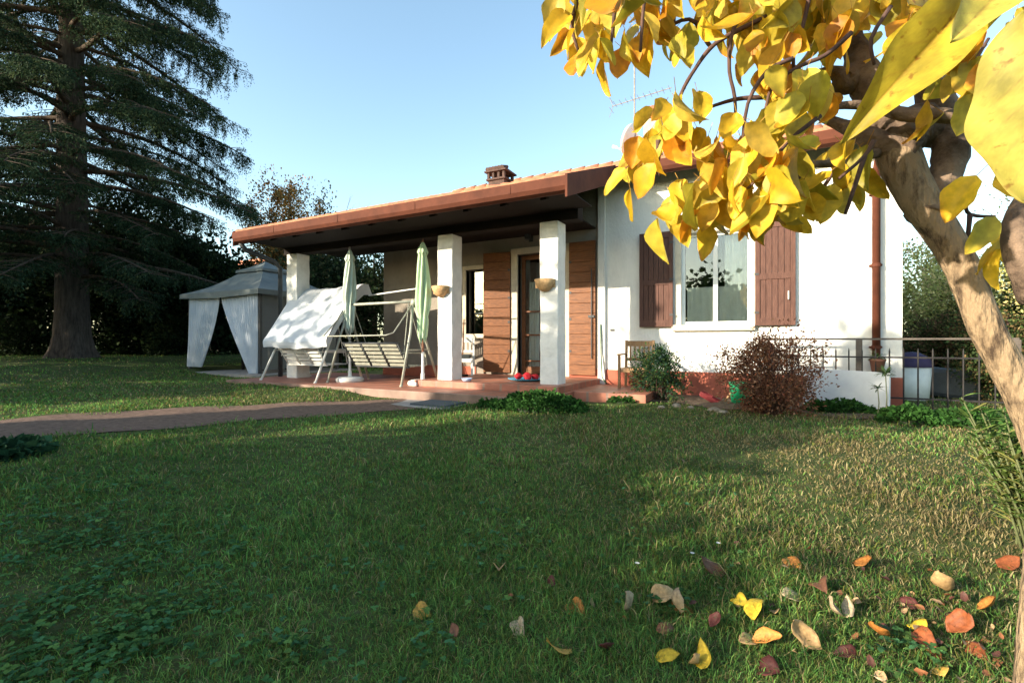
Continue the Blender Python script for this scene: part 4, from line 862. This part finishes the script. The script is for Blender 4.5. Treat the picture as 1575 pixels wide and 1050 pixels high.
# right-hand trees beyond the railing
GR = 'sunlit bushes beyond the railing at the right'
YG = [(.48,.46,.15),(.56,.52,.20),(.38,.38,.13),(.60,.46,.22),(.30,.32,.11)]
for i,(px,z,h,rad,cl,lb) in enumerate([(1425,14,3.7,1.5,YG,'yellow-green tree just right of the house corner'),(1505,12,3.0,1.35,YG,'yellow-green bush behind the leaning trunk'),(1600,9,2.7,1.15,[(.07,.10,.03),(.12,.14,.04),(.05,.07,.025)],'green bush at the right edge behind the leaning trunk'),(1470,9.5,1.55,.85,[(.05,.07,.025),(.08,.10,.035),(.14,.10,.05),(.18,.10,.06)],'low mixed green and russet bush behind the black cover'),(1550,7.5,1.5,.75,[(.05,.08,.03),(.08,.12,.04),(.16,.11,.05)],'low green bush at the right, nearest the leaning trunk'),(1690,7,4.0,1.3,YG,'tall yellow-green bush beyond the right edge')]):
    p = P(px,525,z); tree('garden_bush',(p.x,p.y,-.95),h,rad,15000,.07*z/11,cl,lb,.07,.02,200,.12,group=GR,cat='bush',bark=TWIG,limbs=14)
p = P(1415,525,17); bare('bare_tree',(p.x,p.y,-.9),4.6,'pale bare tree behind the house corner at the right',.55,5,21,PT,3,r0=.05)
p = P(1490,525,19); bare('bare_tree',(p.x,p.y,-.9),4.4,'pale bare tree further right, behind the leaning trunk',.55,5,22,PT,3,r0=.05)
# fallen diagonal stake near trunk
a = P(1512,655,4.6); b = P(1545,700,4.3)
# neighbour house
p = P(330,525,27); t = thing('neighbour_house', (p.x,p.y,-.5), 'distant house with red tiled roof glimpsed above the gazebo', 'house')
hb = MB(); hb.box((p.x-3.4,p.y-.2,-.5),(p.x+1.75,p.y+6,3.5)); hb.build('wall', mat('far_plaster',(.35,.3,.25)), t)
def nr(v): return 3.55+.42*(v-(p.y-.6))
hb = MB(); v0=p.y-.6; v1=p.y+2.9
hb.add([(p.x-3.8,v0,nr(v0)-.1),(p.x+2.1,v0,nr(v0)-.1),(p.x+2.1,v1,nr(v1)-.1),(p.x-3.8,v1,nr(v1)-.1),(p.x-3.8,v1+3.5,nr(v0)-.1),(p.x+2.1,v1+3.5,nr(v0)-.1),(p.x-3.8,v0,nr(v0)),(p.x+2.1,v0,nr(v0)),(p.x+2.1,v1,nr(v1)),(p.x-3.8,v1,nr(v1)),(p.x-3.8,v1+3.5,nr(v0)),(p.x+2.1,v1+3.5,nr(v0))],[(0,1,7,6),(6,7,8,9),(9,8,11,10),(1,2,8,7),(2,5,11,8),(0,6,9,3),(3,9,10,4),(0,3,2,1),(3,4,5,2),(4,10,11,5)])
nrf = hb.build('roof', TERRA, t); roof_tiles('roof_tiles', p.x-3.8, p.x+2.1, v0, v1, nrf, nr, mat('bright_terracotta',(.62,.26,.14),(.35,.13,.08),.8,5), pitch=.25)
# ---------------------------------------------------------------- the big conifer
def conifer():
    c = P(110,525,15); c.z = terr1(c.x,c.y); t = thing('cedar_tree', tuple(c), 'huge dark conifer with thick flared trunk and drooping branches', 'tree')
    mb = MB(); H_ = 17
    zz = [-.2,0,.25,.7,1.5,3,5,8,12,16,20.5]; rr = [.70,.62,.52,.45,.41,.39,.37,.33,.25,.14,.03]
    pts = [c+Vector((.05*math.sin(z*.5),.0,z)) for z in zz]; n=20; vs=[]
    for p,r in zip(pts,rr):
        fl = max(0,1-(p.z-c.z)/1.2)
        for k in range(n): a=2*PI*k/n; q=r*(1+.16*fl*math.cos(5*a+1)+.04*math.sin(9*a+p.z*2)); vs.append(p+Vector((q*math.cos(a),q*math.sin(a),0)))
    mb.add(vs,[(i*n+k,i*n+(k+1)%n,(i+1)*n+(k+1)%n,(i+1)*n+k) for i in range(len(pts)-1) for k in range(n)]); mb.build('trunk', mat('conifer_bark',(.10,.078,.066),(.035,.027,.023),.95,4,1.,10,stretch=(4,4,.6)), t, smooth=True)
    br = MB(); C=[]; D=[]; Sz=[]
    nbr = 165
    for i in range(nbr):
        q = i/nbr; z = 2.4+q*15+random.uniform(-.2,.2); a = i*2.39996+random.uniform(-.3,.3)
        L = (5.15 if z<12.5 else 5.15*(1-(z-12.5)/8.5))*random.uniform(.6,1.06)
        d = Vector((math.cos(a),math.sin(a),0)); up0 = random.uniform(.0,.25); p = c+Vector((0,0,z)); pts=[p]; m_=9
        for k in range(1,m_+1):
            s=k/m_; side=Vector((-d.y,d.x,0))*.18*math.sin(s*4+i)
            pts.append(c+Vector((0,0,z))+d*L*s+side+Vector((0,0,L*(up0*s-.30*s*s))))
        br.tube(pts,[.085*(1-.9*k/m_)*(L/5)+.008 for k in range(m_+1)],6)
        # side twigs with hanging sprays
        nt_ = int(30*L/5)
        for k in range(nt_):
            s = .22+.78*(k+random.random())/nt_; j=min(int(s*m_),m_-1); b=pts[j].lerp(pts[j+1],s*m_-j)
            sg = 1 if k%2 else -1; sd = (Vector((-d.y,d.x,0))*sg+d*.55+Vector((0,0,random.uniform(-.35,.05)))).normalized(); tl = random.uniform(.35,1.05)*(1.25-s*.5)
            e = b+sd*tl+Vector((0,0,-.18*tl)); br.tube([b,b.lerp(e,.5)+Vector((0,0,.03)),e],[.014,.009,.004],4)
            ns_ = 14 if s<.5 else 33
            for r_ in range(ns_):
                w_ = random.random()**.8; pp=b.lerp(e,w_); hang=random.uniform(.0,.5)*(.35+s*s*1.1)
                for y_ in range(5):
                    C.append((pp.x+random.gauss(0,.05),pp.y+random.gauss(0,.05),pp.z-hang*(y_+.5)/5+random.gauss(0,.02)))
                    D.append((sd.x*.5+random.gauss(0,.45),sd.y*.5+random.gauss(0,.45),-.75+random.gauss(0,.4))); Sz.append(random.uniform(.055,.115))
    br.build('branches', DARKBARK, t, smooth=True); C=np.array(C); D=np.array(D); Sz=np.array(Sz); print('conifer cards', len(C))
    leafcards(C,D,Sz,palette([(.022,.045,.022),(.030,.055,.026),(.018,.036,.020),(.05,.07,.03),(.035,.06,.035)],len(C),.3),'foliage',LEAFM,t,.3)
conifer()
# ---------------------------------------------------------------- trees behind the viewpoint (they throw the long shadows)
GS = 'garden trees behind the viewpoint'
for i,(x,y,h,rad) in enumerate([(-6.4,-5,3.0,1.2),(-8.3,-5.2,5.5,1.2),(-11.1,-5,5.6,.55),(-13.3,-5,2.4,1.4),(-16.4,-4.6,6.6,1.7),(-20.4,-4,8.6,2.4),(-24.5,-3,11,3.4),(-29.0,-1,12.5,3.6),(-11.5,-9,4.4,2.0),(-2.4,-9,4.3,1.8),(.6,-9.5,3.9,1.8),(3.8,-9,4.5,2.0)]):
    tree('shade_tree',(x,y,-1.0),h,rad,5200,.26,[(.04,.07,.02),(.06,.09,.03)],['leafy tree behind the viewpoint, '+s for s in ('nearest the yellow tree','second from the yellow tree','third from the yellow tree','fourth from the yellow tree','fifth from the yellow tree','sixth from the yellow tree','seventh from the yellow tree','farthest from the yellow tree','alone in the second row','right of the yellow tree, nearest','right of the yellow tree, middle','right of the yellow tree, last')][i],.14,.03,80,.2,group=GS,ratio=.8)
# ---------------------------------------------------------------- the yellow tree
def T(px,py,z,rp): return (P(px,py,z), rp*z/F)
base = P(1583,1090,1.5)
YT = thing('yellow_leaved_tree', (base.x,base.y,terr1(base.x,base.y)), 'leaning tree with pale bark and big yellow autumn leaves at the right', 'tree')
def limb(mb, L, n=14, wob=.04, sub=5):
    pts=[]; rad=[]
    for i in range(len(L)-1):
        for k in range(sub):
            q=k/sub; g=[L[max(i-1,0)],L[i],L[i+1],L[min(i+2,len(L)-1)]]
            cr=lambda a,b,c,d: (b*2+(c-a)*q+(a*2-b*5+c*4-d)*q*q+(b*3-a-c*3+d)*q**3)*.5
            pts.append(cr(*[x[0] for x in g])); rad.append(max(cr(*[x[1] for x in g]),.0008))
    pts.append(L[-1][0]); rad.append(L[-1][1]); mb.tube(pts,rad,n,wob=wob)
mb = MB()
limb(mb,[T(1586,1180,1.5,26),T(1592,1050,1.5,24),T(1600,900,1.5,21),T(1610,790,1.52,22),T(1606,700,1.55,22.5),T(1568,600,1.6,23),T(1517,505,1.64,21.5),T(1474,400,1.7,22),T(1412,303,1.75,25.5),T(1382,240,1.8,28),T(1372,180,1.82,25)],18,.035,6)
mb.build('trunk', BARK, YT, smooth=True)
mb = MB()
limb(mb,[T(1425,335,1.74,30),T(1452,275,1.75,22),T(1462,225,1.76,24),T(1445,170,1.78,24),T(1425,110,1.8,18),T(1440,40,1.8,14),T(1450,-40,1.8,10)],12,.06)
limb(mb,[T(1375,215,1.8,34),T(1410,195,1.8,34),T(1455,200,1.78,26)],12,.08)
limb(mb,[T(1385,210,1.8,28),T(1350,165,1.82,22),T(1325,110,1.85,22),T(1310,50,1.9,13),T(1292,-20,1.9,9)],12,.10)
limb(mb,[T(1400,240,1.78,26),T(1345,215,1.82,18),T(1300,195,1.9,10),T(1262,180,1.95,6)],10,.06)
limb(mb,[T(1262,165,1.7,4.5),T(1330,162,1.68,7),T(1390,176,1.65,10),T(1450,178,1.6,11),T(1530,186,1.6,10),T(1600,190,1.6,10)],10,.05)
limb(mb,[T(1325,105,1.85,20),T(1300,130,1.85,16),T(1280,110,1.85,9),T(1220,125,1.9,4)],10,.12)
limb(mb,[T(1600,460,1.4,24),T(1572,400,1.42,20),T(1566,345,1.45,19),T(1590,290,1.5,16)],12,.05)
limb(mb,[T(1350,235,1.8,8),T(1290,250,1.75,6.5),T(1240,255,1.7,5),T(1228,275,1.7,3)],8,.05)
limb(mb,[T(1310,60,1.9,8),T(1250,40,1.95,5),T(1180,25,2.0,4),T(1090,50,2.0,3.5),T(1095,75,2.0,3)],8,.05)
limb(mb,[T(1430,60,1.8,9),T(1370,-10,1.7,7),T(1250,-60,1.7,6),T(1050,-60,1.8,5),T(930,-30,1.9,4),T(890,0,1.9,2.5)],8,.05)
mb.build('limbs', mat('shaded_limb_bark',(.24,.17,.12),(.08,.055,.04),.95,10,1.,30), YT, smooth=True)  # limb bark darkened in colour to stand for shade around the fork
TW = [[(1180,25),(1120,55),(1092,75),(1070,105),(1052,135),(1035,175),(1012,215),(990,240),(972,258)],
 [(1175,150),(1130,153),(1090,166)],[(1140,20),(1124,60),(1122,110),(1130,150),(1130,190),(1116,222)],
 [(1262,178),(1210,220),(1180,260),(1150,290)],[(1240,255),(1215,300),(1180,330),(1130,350)],[(1290,250),(1265,290),(1235,320),(1210,335)],
 [(1345,215),(1330,240),(1290,275)],[(1012,215),(1012,245),(1015,270)],[(1440,280),(1480,310),(1492,330),(1530,333)],[(1492,330),(1488,370)],
 [(1370,10),(1340,60),(1345,100)],[(1250,-30),(1235,40),(1220,90),(1225,130)],[(1050,-50),(1040,0),(1035,60)],[(950,-30),(945,20),(940,70)],[(1000,-50),(990,10),(985,80)],[(890,-5),(880,40),(890,80)],
 [(1090,50),(1060,30),(1030,40)],[(1310,50),(1270,85),(1235,100),(1190,130),(1175,180),(1165,230)],[(1425,110),(1490,100),(1520,60)],[(1445,170),(1490,120),(1540,90)],[(1520,200),(1540,160),(1575,130)],[(1220,90),(1180,110),(1150,160),(1140,230),(1120,300)],[(1330,240),(1310,300),(1300,330)],[(1470,100),(1530,130),(1560,90)]]
for i,L in enumerate(TW):
    z = 1.7+.25*math.sin(i*1.7); mm = len(L); mb = MB(); limb(mb,[T(x,y,z+.02*k,(3.6-1.9*k/mm)) for k,(x,y) in enumerate(L)],6,.1,3)
    mb.build('twig', TWIG, YT, smooth=True)
# leaf clusters: (px, py, sx, sy, n, depth)
CL = [(870,25,16,22,10,1.9),(890,60,14,26,9,1.9),(925,30,22,24,13,1.85),(925,85,20,22,12,1.85),(975,25,25,22,14,1.9),(980,75,22,24,12,1.9),(1030,30,28,26,16,1.9),(1050,60,20,22,8,1.9),
 (1090,15,34,16,16,1.8),(1130,35,34,26,20,1.8),(1190,30,34,26,20,1.75),(1240,20,30,22,14,1.75),(1275,70,30,28,14,1.7),(1180,85,30,26,18,1.75),(1215,130,28,26,12,1.6),(1160,120,16,20,5,1.8),
 (1290,25,30,20,10,1.7),(1350,20,36,22,14,1.75),(1410,30,30,24,12,1.7),(1330,70,26,14,4,1.9),(1395,80,26,26,7,1.6),(1470,60,30,28,8,1.5),(1500,110,26,26,7,1.5),
 (1030,200,26,20,12,1.75),(1060,180,16,18,7,1.75),(1010,235,22,20,9,1.75),(985,255,14,20,5,1.75),(968,290,12,26,5,1.7),(1075,200,14,20,3,1.75),
 (1240,170,24,26,9,1.5),(1200,200,26,26,10,1.6),(1160,225,26,24,12,1.6),(1120,250,24,24,12,1.7),(1190,260,26,26,14,1.55),(1150,290,30,26,16,1.6),(1100,300,24,22,12,1.7),(1060,325,24,18,10,1.7),(1120,330,30,18,14,1.65),(1180,330,26,22,12,1.6),(1085,345,20,14,6,1.7),(1035,350,14,14,4,1.65),(1150,350,20,14,5,1.65),
 (1225,290,24,26,8,1.65),(1250,310,20,22,6,1.7),(1300,260,18,22,7,1.75),(1320,280,16,20,5,1.75),(1290,310,12,18,4,1.75),(1210,355,14,14,4,1.65),(1335,240,14,14,4,1.8),
 (1455,205,14,14,2,1.5),(1520,300,14,18,3,1.5),(1545,390,14,18,4,1.4),(1535,360,12,18,2,1.5),(1500,170,18,18,4,1.5),(1430,130,22,22,5,1.6),
 (1000,-60,90,30,50,1.8),(1200,-70,90,35,50,1.75),(1400,-70,80,35,45,1.7),(1560,-60,60,40,30,1.7),(1650,60,60,80,40,1.8),(1500,-200,150,70,60,1.9),(1700,300,60,80,25,1.9)]
B=[];Ls=[]
for (px,py,sx,sy,n,z) in CL:
    for _ in range(int(n*.74+.5)):
        zz = max(z+random.gauss(0,.13), 1.42); qx = px+random.gauss(0,sx*.75); p = P(max(qx,858),py+random.gauss(0,sy*.75)-26,zz); B.append(tuple(p)); Ls.append(random.uniform(.10,.165))
for (dx,dy,dz,n_,sp) in [(.44,2.15,.55,420,.17),(.50,2.19,.40,260,.12),(.44,2.2,.62,260,.13),(.40,2.25,.8,90,.16)]:  # unseen leaves added towards the sun to shade the upper trunk
    q = Vector((dx,dy,dz))+SD*1.7
    for _ in range(n_):
        e = Vector((random.gauss(0,sp),random.gauss(0,sp),random.gauss(0,sp))); p = q+e
        zc = p.dot(Vector((-.471,.882,0))); xc = p.dot(Vector((.882,.471,0)))/max(zc,.01)*F+787
        if zc > .1 and (p.z/zc*F < 560 or xc < 900): continue
        B.append(tuple(p)); Ls.append(random.uniform(.09,.14))
B=np.array(B); n=len(B)
D = np.column_stack([rng.normal(0,.42,n),rng.normal(0,.42,n),-1+rng.normal(0,.25,n)])
up = np.column_stack([rng.normal(-.4,1,n),rng.normal(-1.0,.6,n),rng.normal(.2,.3,n)])
L_=np.array(Ls); pal=[(.74,.54,.03),(.78,.60,.045),(.70,.47,.025),(.76,.61,.09),(.44,.43,.04),(.54,.50,.05),(.70,.33,.02),(.72,.52,.03),(.60,.54,.06)]
fancyleaves(B,D,up,L_,L_*rng.uniform(.52,.68,n),rng.uniform(-.9,1.1,n),rng.uniform(.1,.9,n),palette(pal,n,.12)*np.array([.90,.80,.8]),'crown',YLEAF,YT,palette([(.72,.42,.03),(.62,.25,.03),(.85,.6,.06),(.8,.55,.05)],n,.1),ns=11)
# petioles
mb = MB()
for b,d in zip(B[::1],D):
    b=Vector(b); u_=Vector((random.gauss(0,.02),random.gauss(0,.02),.03)); mb.tube([b+u_,b],.0011,3,cap=False)
tag(mb.build('leaf_stalks', mat('yellow_stalk',(.45,.25,.05)), YT), kind='stuff')
# the largest near leaves
def near_leaf(a, b, z, wpx, face, curl, fold, col, tip):
    A=P(*a,z); Bv=P(*b,z*.97); d=Bv-A; L=d.length
    fancyleaves(np.array([tuple(A)]),np.array([tuple(d)]),np.array([face]),np.array([L*1.04]),np.array([wpx*z/F]),np.array([curl]),np.array([fold]),np.array([col]),'leaf',NEARLEAF,YT,np.array([tip]),ns=70,nc=41,veins=1.0)
NEARLEAF = attrmat('near_yellow_leaf', .3, .5, .3, 26, .3, .5)
def spots(m):
    nt = m.node_tree; N = nt.nodes; L = nt.links; tc = N.new('ShaderNodeTexCoord')
    n = N.new('ShaderNodeTexNoise'); n.inputs['Scale'].default_value = 55; n.inputs['Detail'].default_value = 3; L.new(tc.outputs['Object'], n.inputs[0])
    rp = N.new('ShaderNodeValToRGB'); rp.color_ramp.elements[0].position = .62; rp.color_ramp.elements[1].position = .72; rp.color_ramp.elements[0].color = (1,1,1,1); rp.color_ramp.elements[1].color = (.62,.42,.35,1)
    L.new(n.outputs[0], rp.inputs[0]); sc = [x for x in N if x.type == 'VECT_MATH'][0]
    mu = N.new('ShaderNodeVectorMath'); mu.operation = 'MULTIPLY'; tg = [l.to_socket for l in sc.outputs[0].links]
    L.new(sc.outputs[0], mu.inputs[0]); L.new(rp.outputs[0], mu.inputs[1])
    for q in tg: L.new(mu.outputs[0], q)
spots(NEARLEAF)
cf = tuple(-P(1540,200,1))
near_leaf((1592,10),(1576,330),.62,150,cf,.35,-.18,(.36,.31,.055),(.32,.22,.04))
near_leaf((1545,-60),(1340,172),.80,105,(-.2,-1,-.5),-.5,.7,(.42,.33,.03),(.4,.3,.04))
near_leaf((1590,-70),(1445,95),.75,80,cf,.3,.5,(.52,.45,.08),(.5,.42,.08))
near_leaf((1420,20),(1400,170),1.0,85,cf,.4,.3,(.60,.44,.03),(.6,.42,.03))
near_leaf((1480,-20),(1352,60),1.0,60,cf,.6,.4,(.60,.38,.02),(.5,.3,.03))
# ---------------------------------------------------------------- fallen leaves
CLR = {'tan':(.52,.34,.16),'pale':(.44,.34,.22),'orange':(.55,.22,.05),'yellow':(.72,.50,.04),'maroon':(.12,.035,.03),'brown':(.18,.08,.045),'rust':(.34,.10,.035),'gold':(.62,.38,.08)}
FL = [(648,944,34,'gold','single tan-gold leaf farthest left on the near lawn'),(885,938,46,'orange','curled orange leaf left of the middle of the near lawn'),(856,1008,54,'gold','largest flat gold leaf low in the middle of the lawn'),(795,967,38,'pale','thin pale curled leaf left above the largest gold leaf'),
(977,945,34,'pale','small whitish leaf left of the upright tan pair'),(1025,925,42,'tan','upper leaf of the upright tan pair'),(1035,948,34,'pale','lower paler leaf of the upright tan pair'),(1053,935,34,'orange','orange leaf touching the right side of the tan pair'),
(768,873,24,'tan','small tan leaf highest on the left of the leafy area'),(837,897,30,'maroon','dark maroon leaf above the curled orange one'),(935,1007,32,'maroon','maroon leaf right of the largest gold leaf'),(1024,1020,32,'yellow','bright yellow leaf standing up low on the lawn'),
(1083,1017,38,'yellow','bright yellow leaf next to a pale one, low on the lawn'),(1078,1034,26,'tan','small tan leaf tucked under the low bright yellow leaf'),(1132,930,32,'yellow','upright bright yellow leaf in the middle of the lawn'),(1160,943,46,'yellow','long yellow-green leaf lying right of the upright yellow one'),(1191,943,18,'tan','tiny tan leaf right of the long yellow-green one'),
(1090,877,42,'brown','flat brown leaf at the upper middle of the leafy area'),(1102,965,22,'maroon','small maroon leaf below the brown one'),(1232,980,66,'tan','largest pale tan oval leaf right of the middle'),(1158,985,38,'tan','tan leaf left of the orange leaf near the largest oval one'),(1183,993,38,'orange','orange leaf left of the largest tan oval one'),
(1172,1028,42,'maroon','large dark maroon leaf low below the orange one'),(1225,917,34,'pale','pale curled leaf left of a brown leaf'),(1255,905,38,'brown','upright brown leaf right of a pale curled one'),(1272,947,38,'pale','pale leaf cluster above the largest oval leaf'),(1305,945,28,'pale','small pale grey leaf right of the pale cluster'),
(1333,873,30,'orange','orange leaf alone at the upper right of the leafy area'),(1403,958,36,'yellow','glowing golden yellow leaf at the right'),(1455,918,42,'tan','thin tan leaf above the maroon pile'),(1350,985,36,'orange','small orange leaf left of the maroon pile'),(1422,990,46,'rust','rust leaf at the lower edge of the maroon pile'),
(1465,953,36,'maroon','top maroon leaf of the pile at the right'),(1478,972,38,'rust','right rust red leaf of the pile'),(1530,945,40,'orange','orange leaf nearest the tree trunk'),(1345,1038,32,'pale','pale yellow leaf at the bottom right'),(1220,868,30,'orange','orange-brown leaf high on the right lawn'),(1550,872,30,'rust','rust leaf in the sun beside the trunk'),
(700,978,18,'brown','tiny brown leaf below right of the single tan-gold one'),(1300,1010,30,'maroon','maroon leaf left above the pale yellow one'),(1495,1000,34,'rust','rust leaf below the right side of the pile'),(1440,1030,34,'gold','gold leaf lowest at the right'),(1025,975,30,'brown','brown leaf under the upright tan pair'),(1390,930,30,'maroon','maroon leaf above the glowing golden one')]
for i,(px,py,s,cn,lb) in enumerate(FL):
    g = ground(px,py+s*.2); z = g.dot(Vector((-.471,.882,0))); L = s*z/F*1.25; L = min(max(L,.045),.14); a = random.uniform(0,2*PI)
    up_ = 'upright' in lb or 'standing' in lb
    d = np.array([math.cos(a),math.sin(a),.8 if up_ else random.uniform(.02,.3)]); col=np.array([CLR[cn]])*random.uniform(.65,1.0)
    upv = np.array([random.gauss(-.2,.25),random.gauss(-.55,.2),1.]); bpos=np.array([g.x,g.y,g.z+.024])-unit(d)*L*.5*np.array([1,1,0])
    t = None
    o = fancyleaves(bpos[None],d[None],upv[None],np.array([L]),np.array([L*random.uniform(.5,.68)]),np.array([random.choice([-1,1])*random.uniform(.5,1.9)]),np.array([random.uniform(-.2,1.0)]),col,'fallen_leaf',FALLEN,None,col*.55,ns=9)
    me=o.data; md=o.modifiers.new('s','SOLIDIFY'); md.thickness=.0012
    tag(o, lb, 'leaf', 'fallen leaves on the lawn')
# small litter
cs=[]
for (px,py,sp,n) in [(1420,1000,.2,34),(1480,960,.18,34),(1250,950,.3,16),(1520,1010,.15,34),(1350,950,.25,16),(1000,950,.5,12),(1000,690,.9,14)]:
    g=ground(px,py); cs.append(np.stack([rng.normal(g.x,sp,n),rng.normal(g.y,sp,n)],1))
XY=np.concatenate(cs); n=len(XY); Bp=np.column_stack([XY,terr(XY[:,0],XY[:,1])+.012+.02*rng.random(n)]); a=rng.uniform(0,2*PI,n); L=rng.uniform(.012,.05,n)
fancyleaves(Bp,np.column_stack([np.cos(a),np.sin(a),rng.uniform(-.1,.4,n)]),np.tile([0,0,1.],(n,1))+rng.normal(0,.4,(n,3)),L,L*.6,rng.uniform(-1.5,1.5,n),rng.uniform(0,.8,n),palette([(.20,.08,.035),(.10,.04,.03),(.22,.14,.08),(.32,.21,.11)],n,.2),'leaf_litter',FALLEN,None,ns=5)
tag(bpy.data.objects['leaf_litter'],'scattered small brown leaf fragments among the grass','leaf litter',kind='stuff')
# daisies
for i,(px,py) in enumerate([(1105,852),(1065,868),(980,884)]):
    g=ground(px,py); t=thing('daisy',tuple(g),['tiny white daisy highest in the middle of the lawn','tiny white daisy between the other two','tiny white daisy lowest and farthest left'][i],'daisy','tiny daisies in the lawn')
    n=12; a=np.arange(n)*2*PI/n; c=np.tile([g.x,g.y,g.z+.055],(n,1))
    fancyleaves(c,np.column_stack([np.cos(a),np.sin(a),.15+0*a]),np.tile([0,0,1.],(n,1)),np.full(n,.013),np.full(n,.006),np.full(n,.2),np.full(n,.1),np.tile([.8,.8,.78],(n,1)),'petals',GRASSM,t,ns=4)
    MB().tube([(g.x,g.y,g.z),(g.x,g.y,g.z+.055)],.001,4).build('stalk',mat('green_stem',(.12,.14,.06)),t)
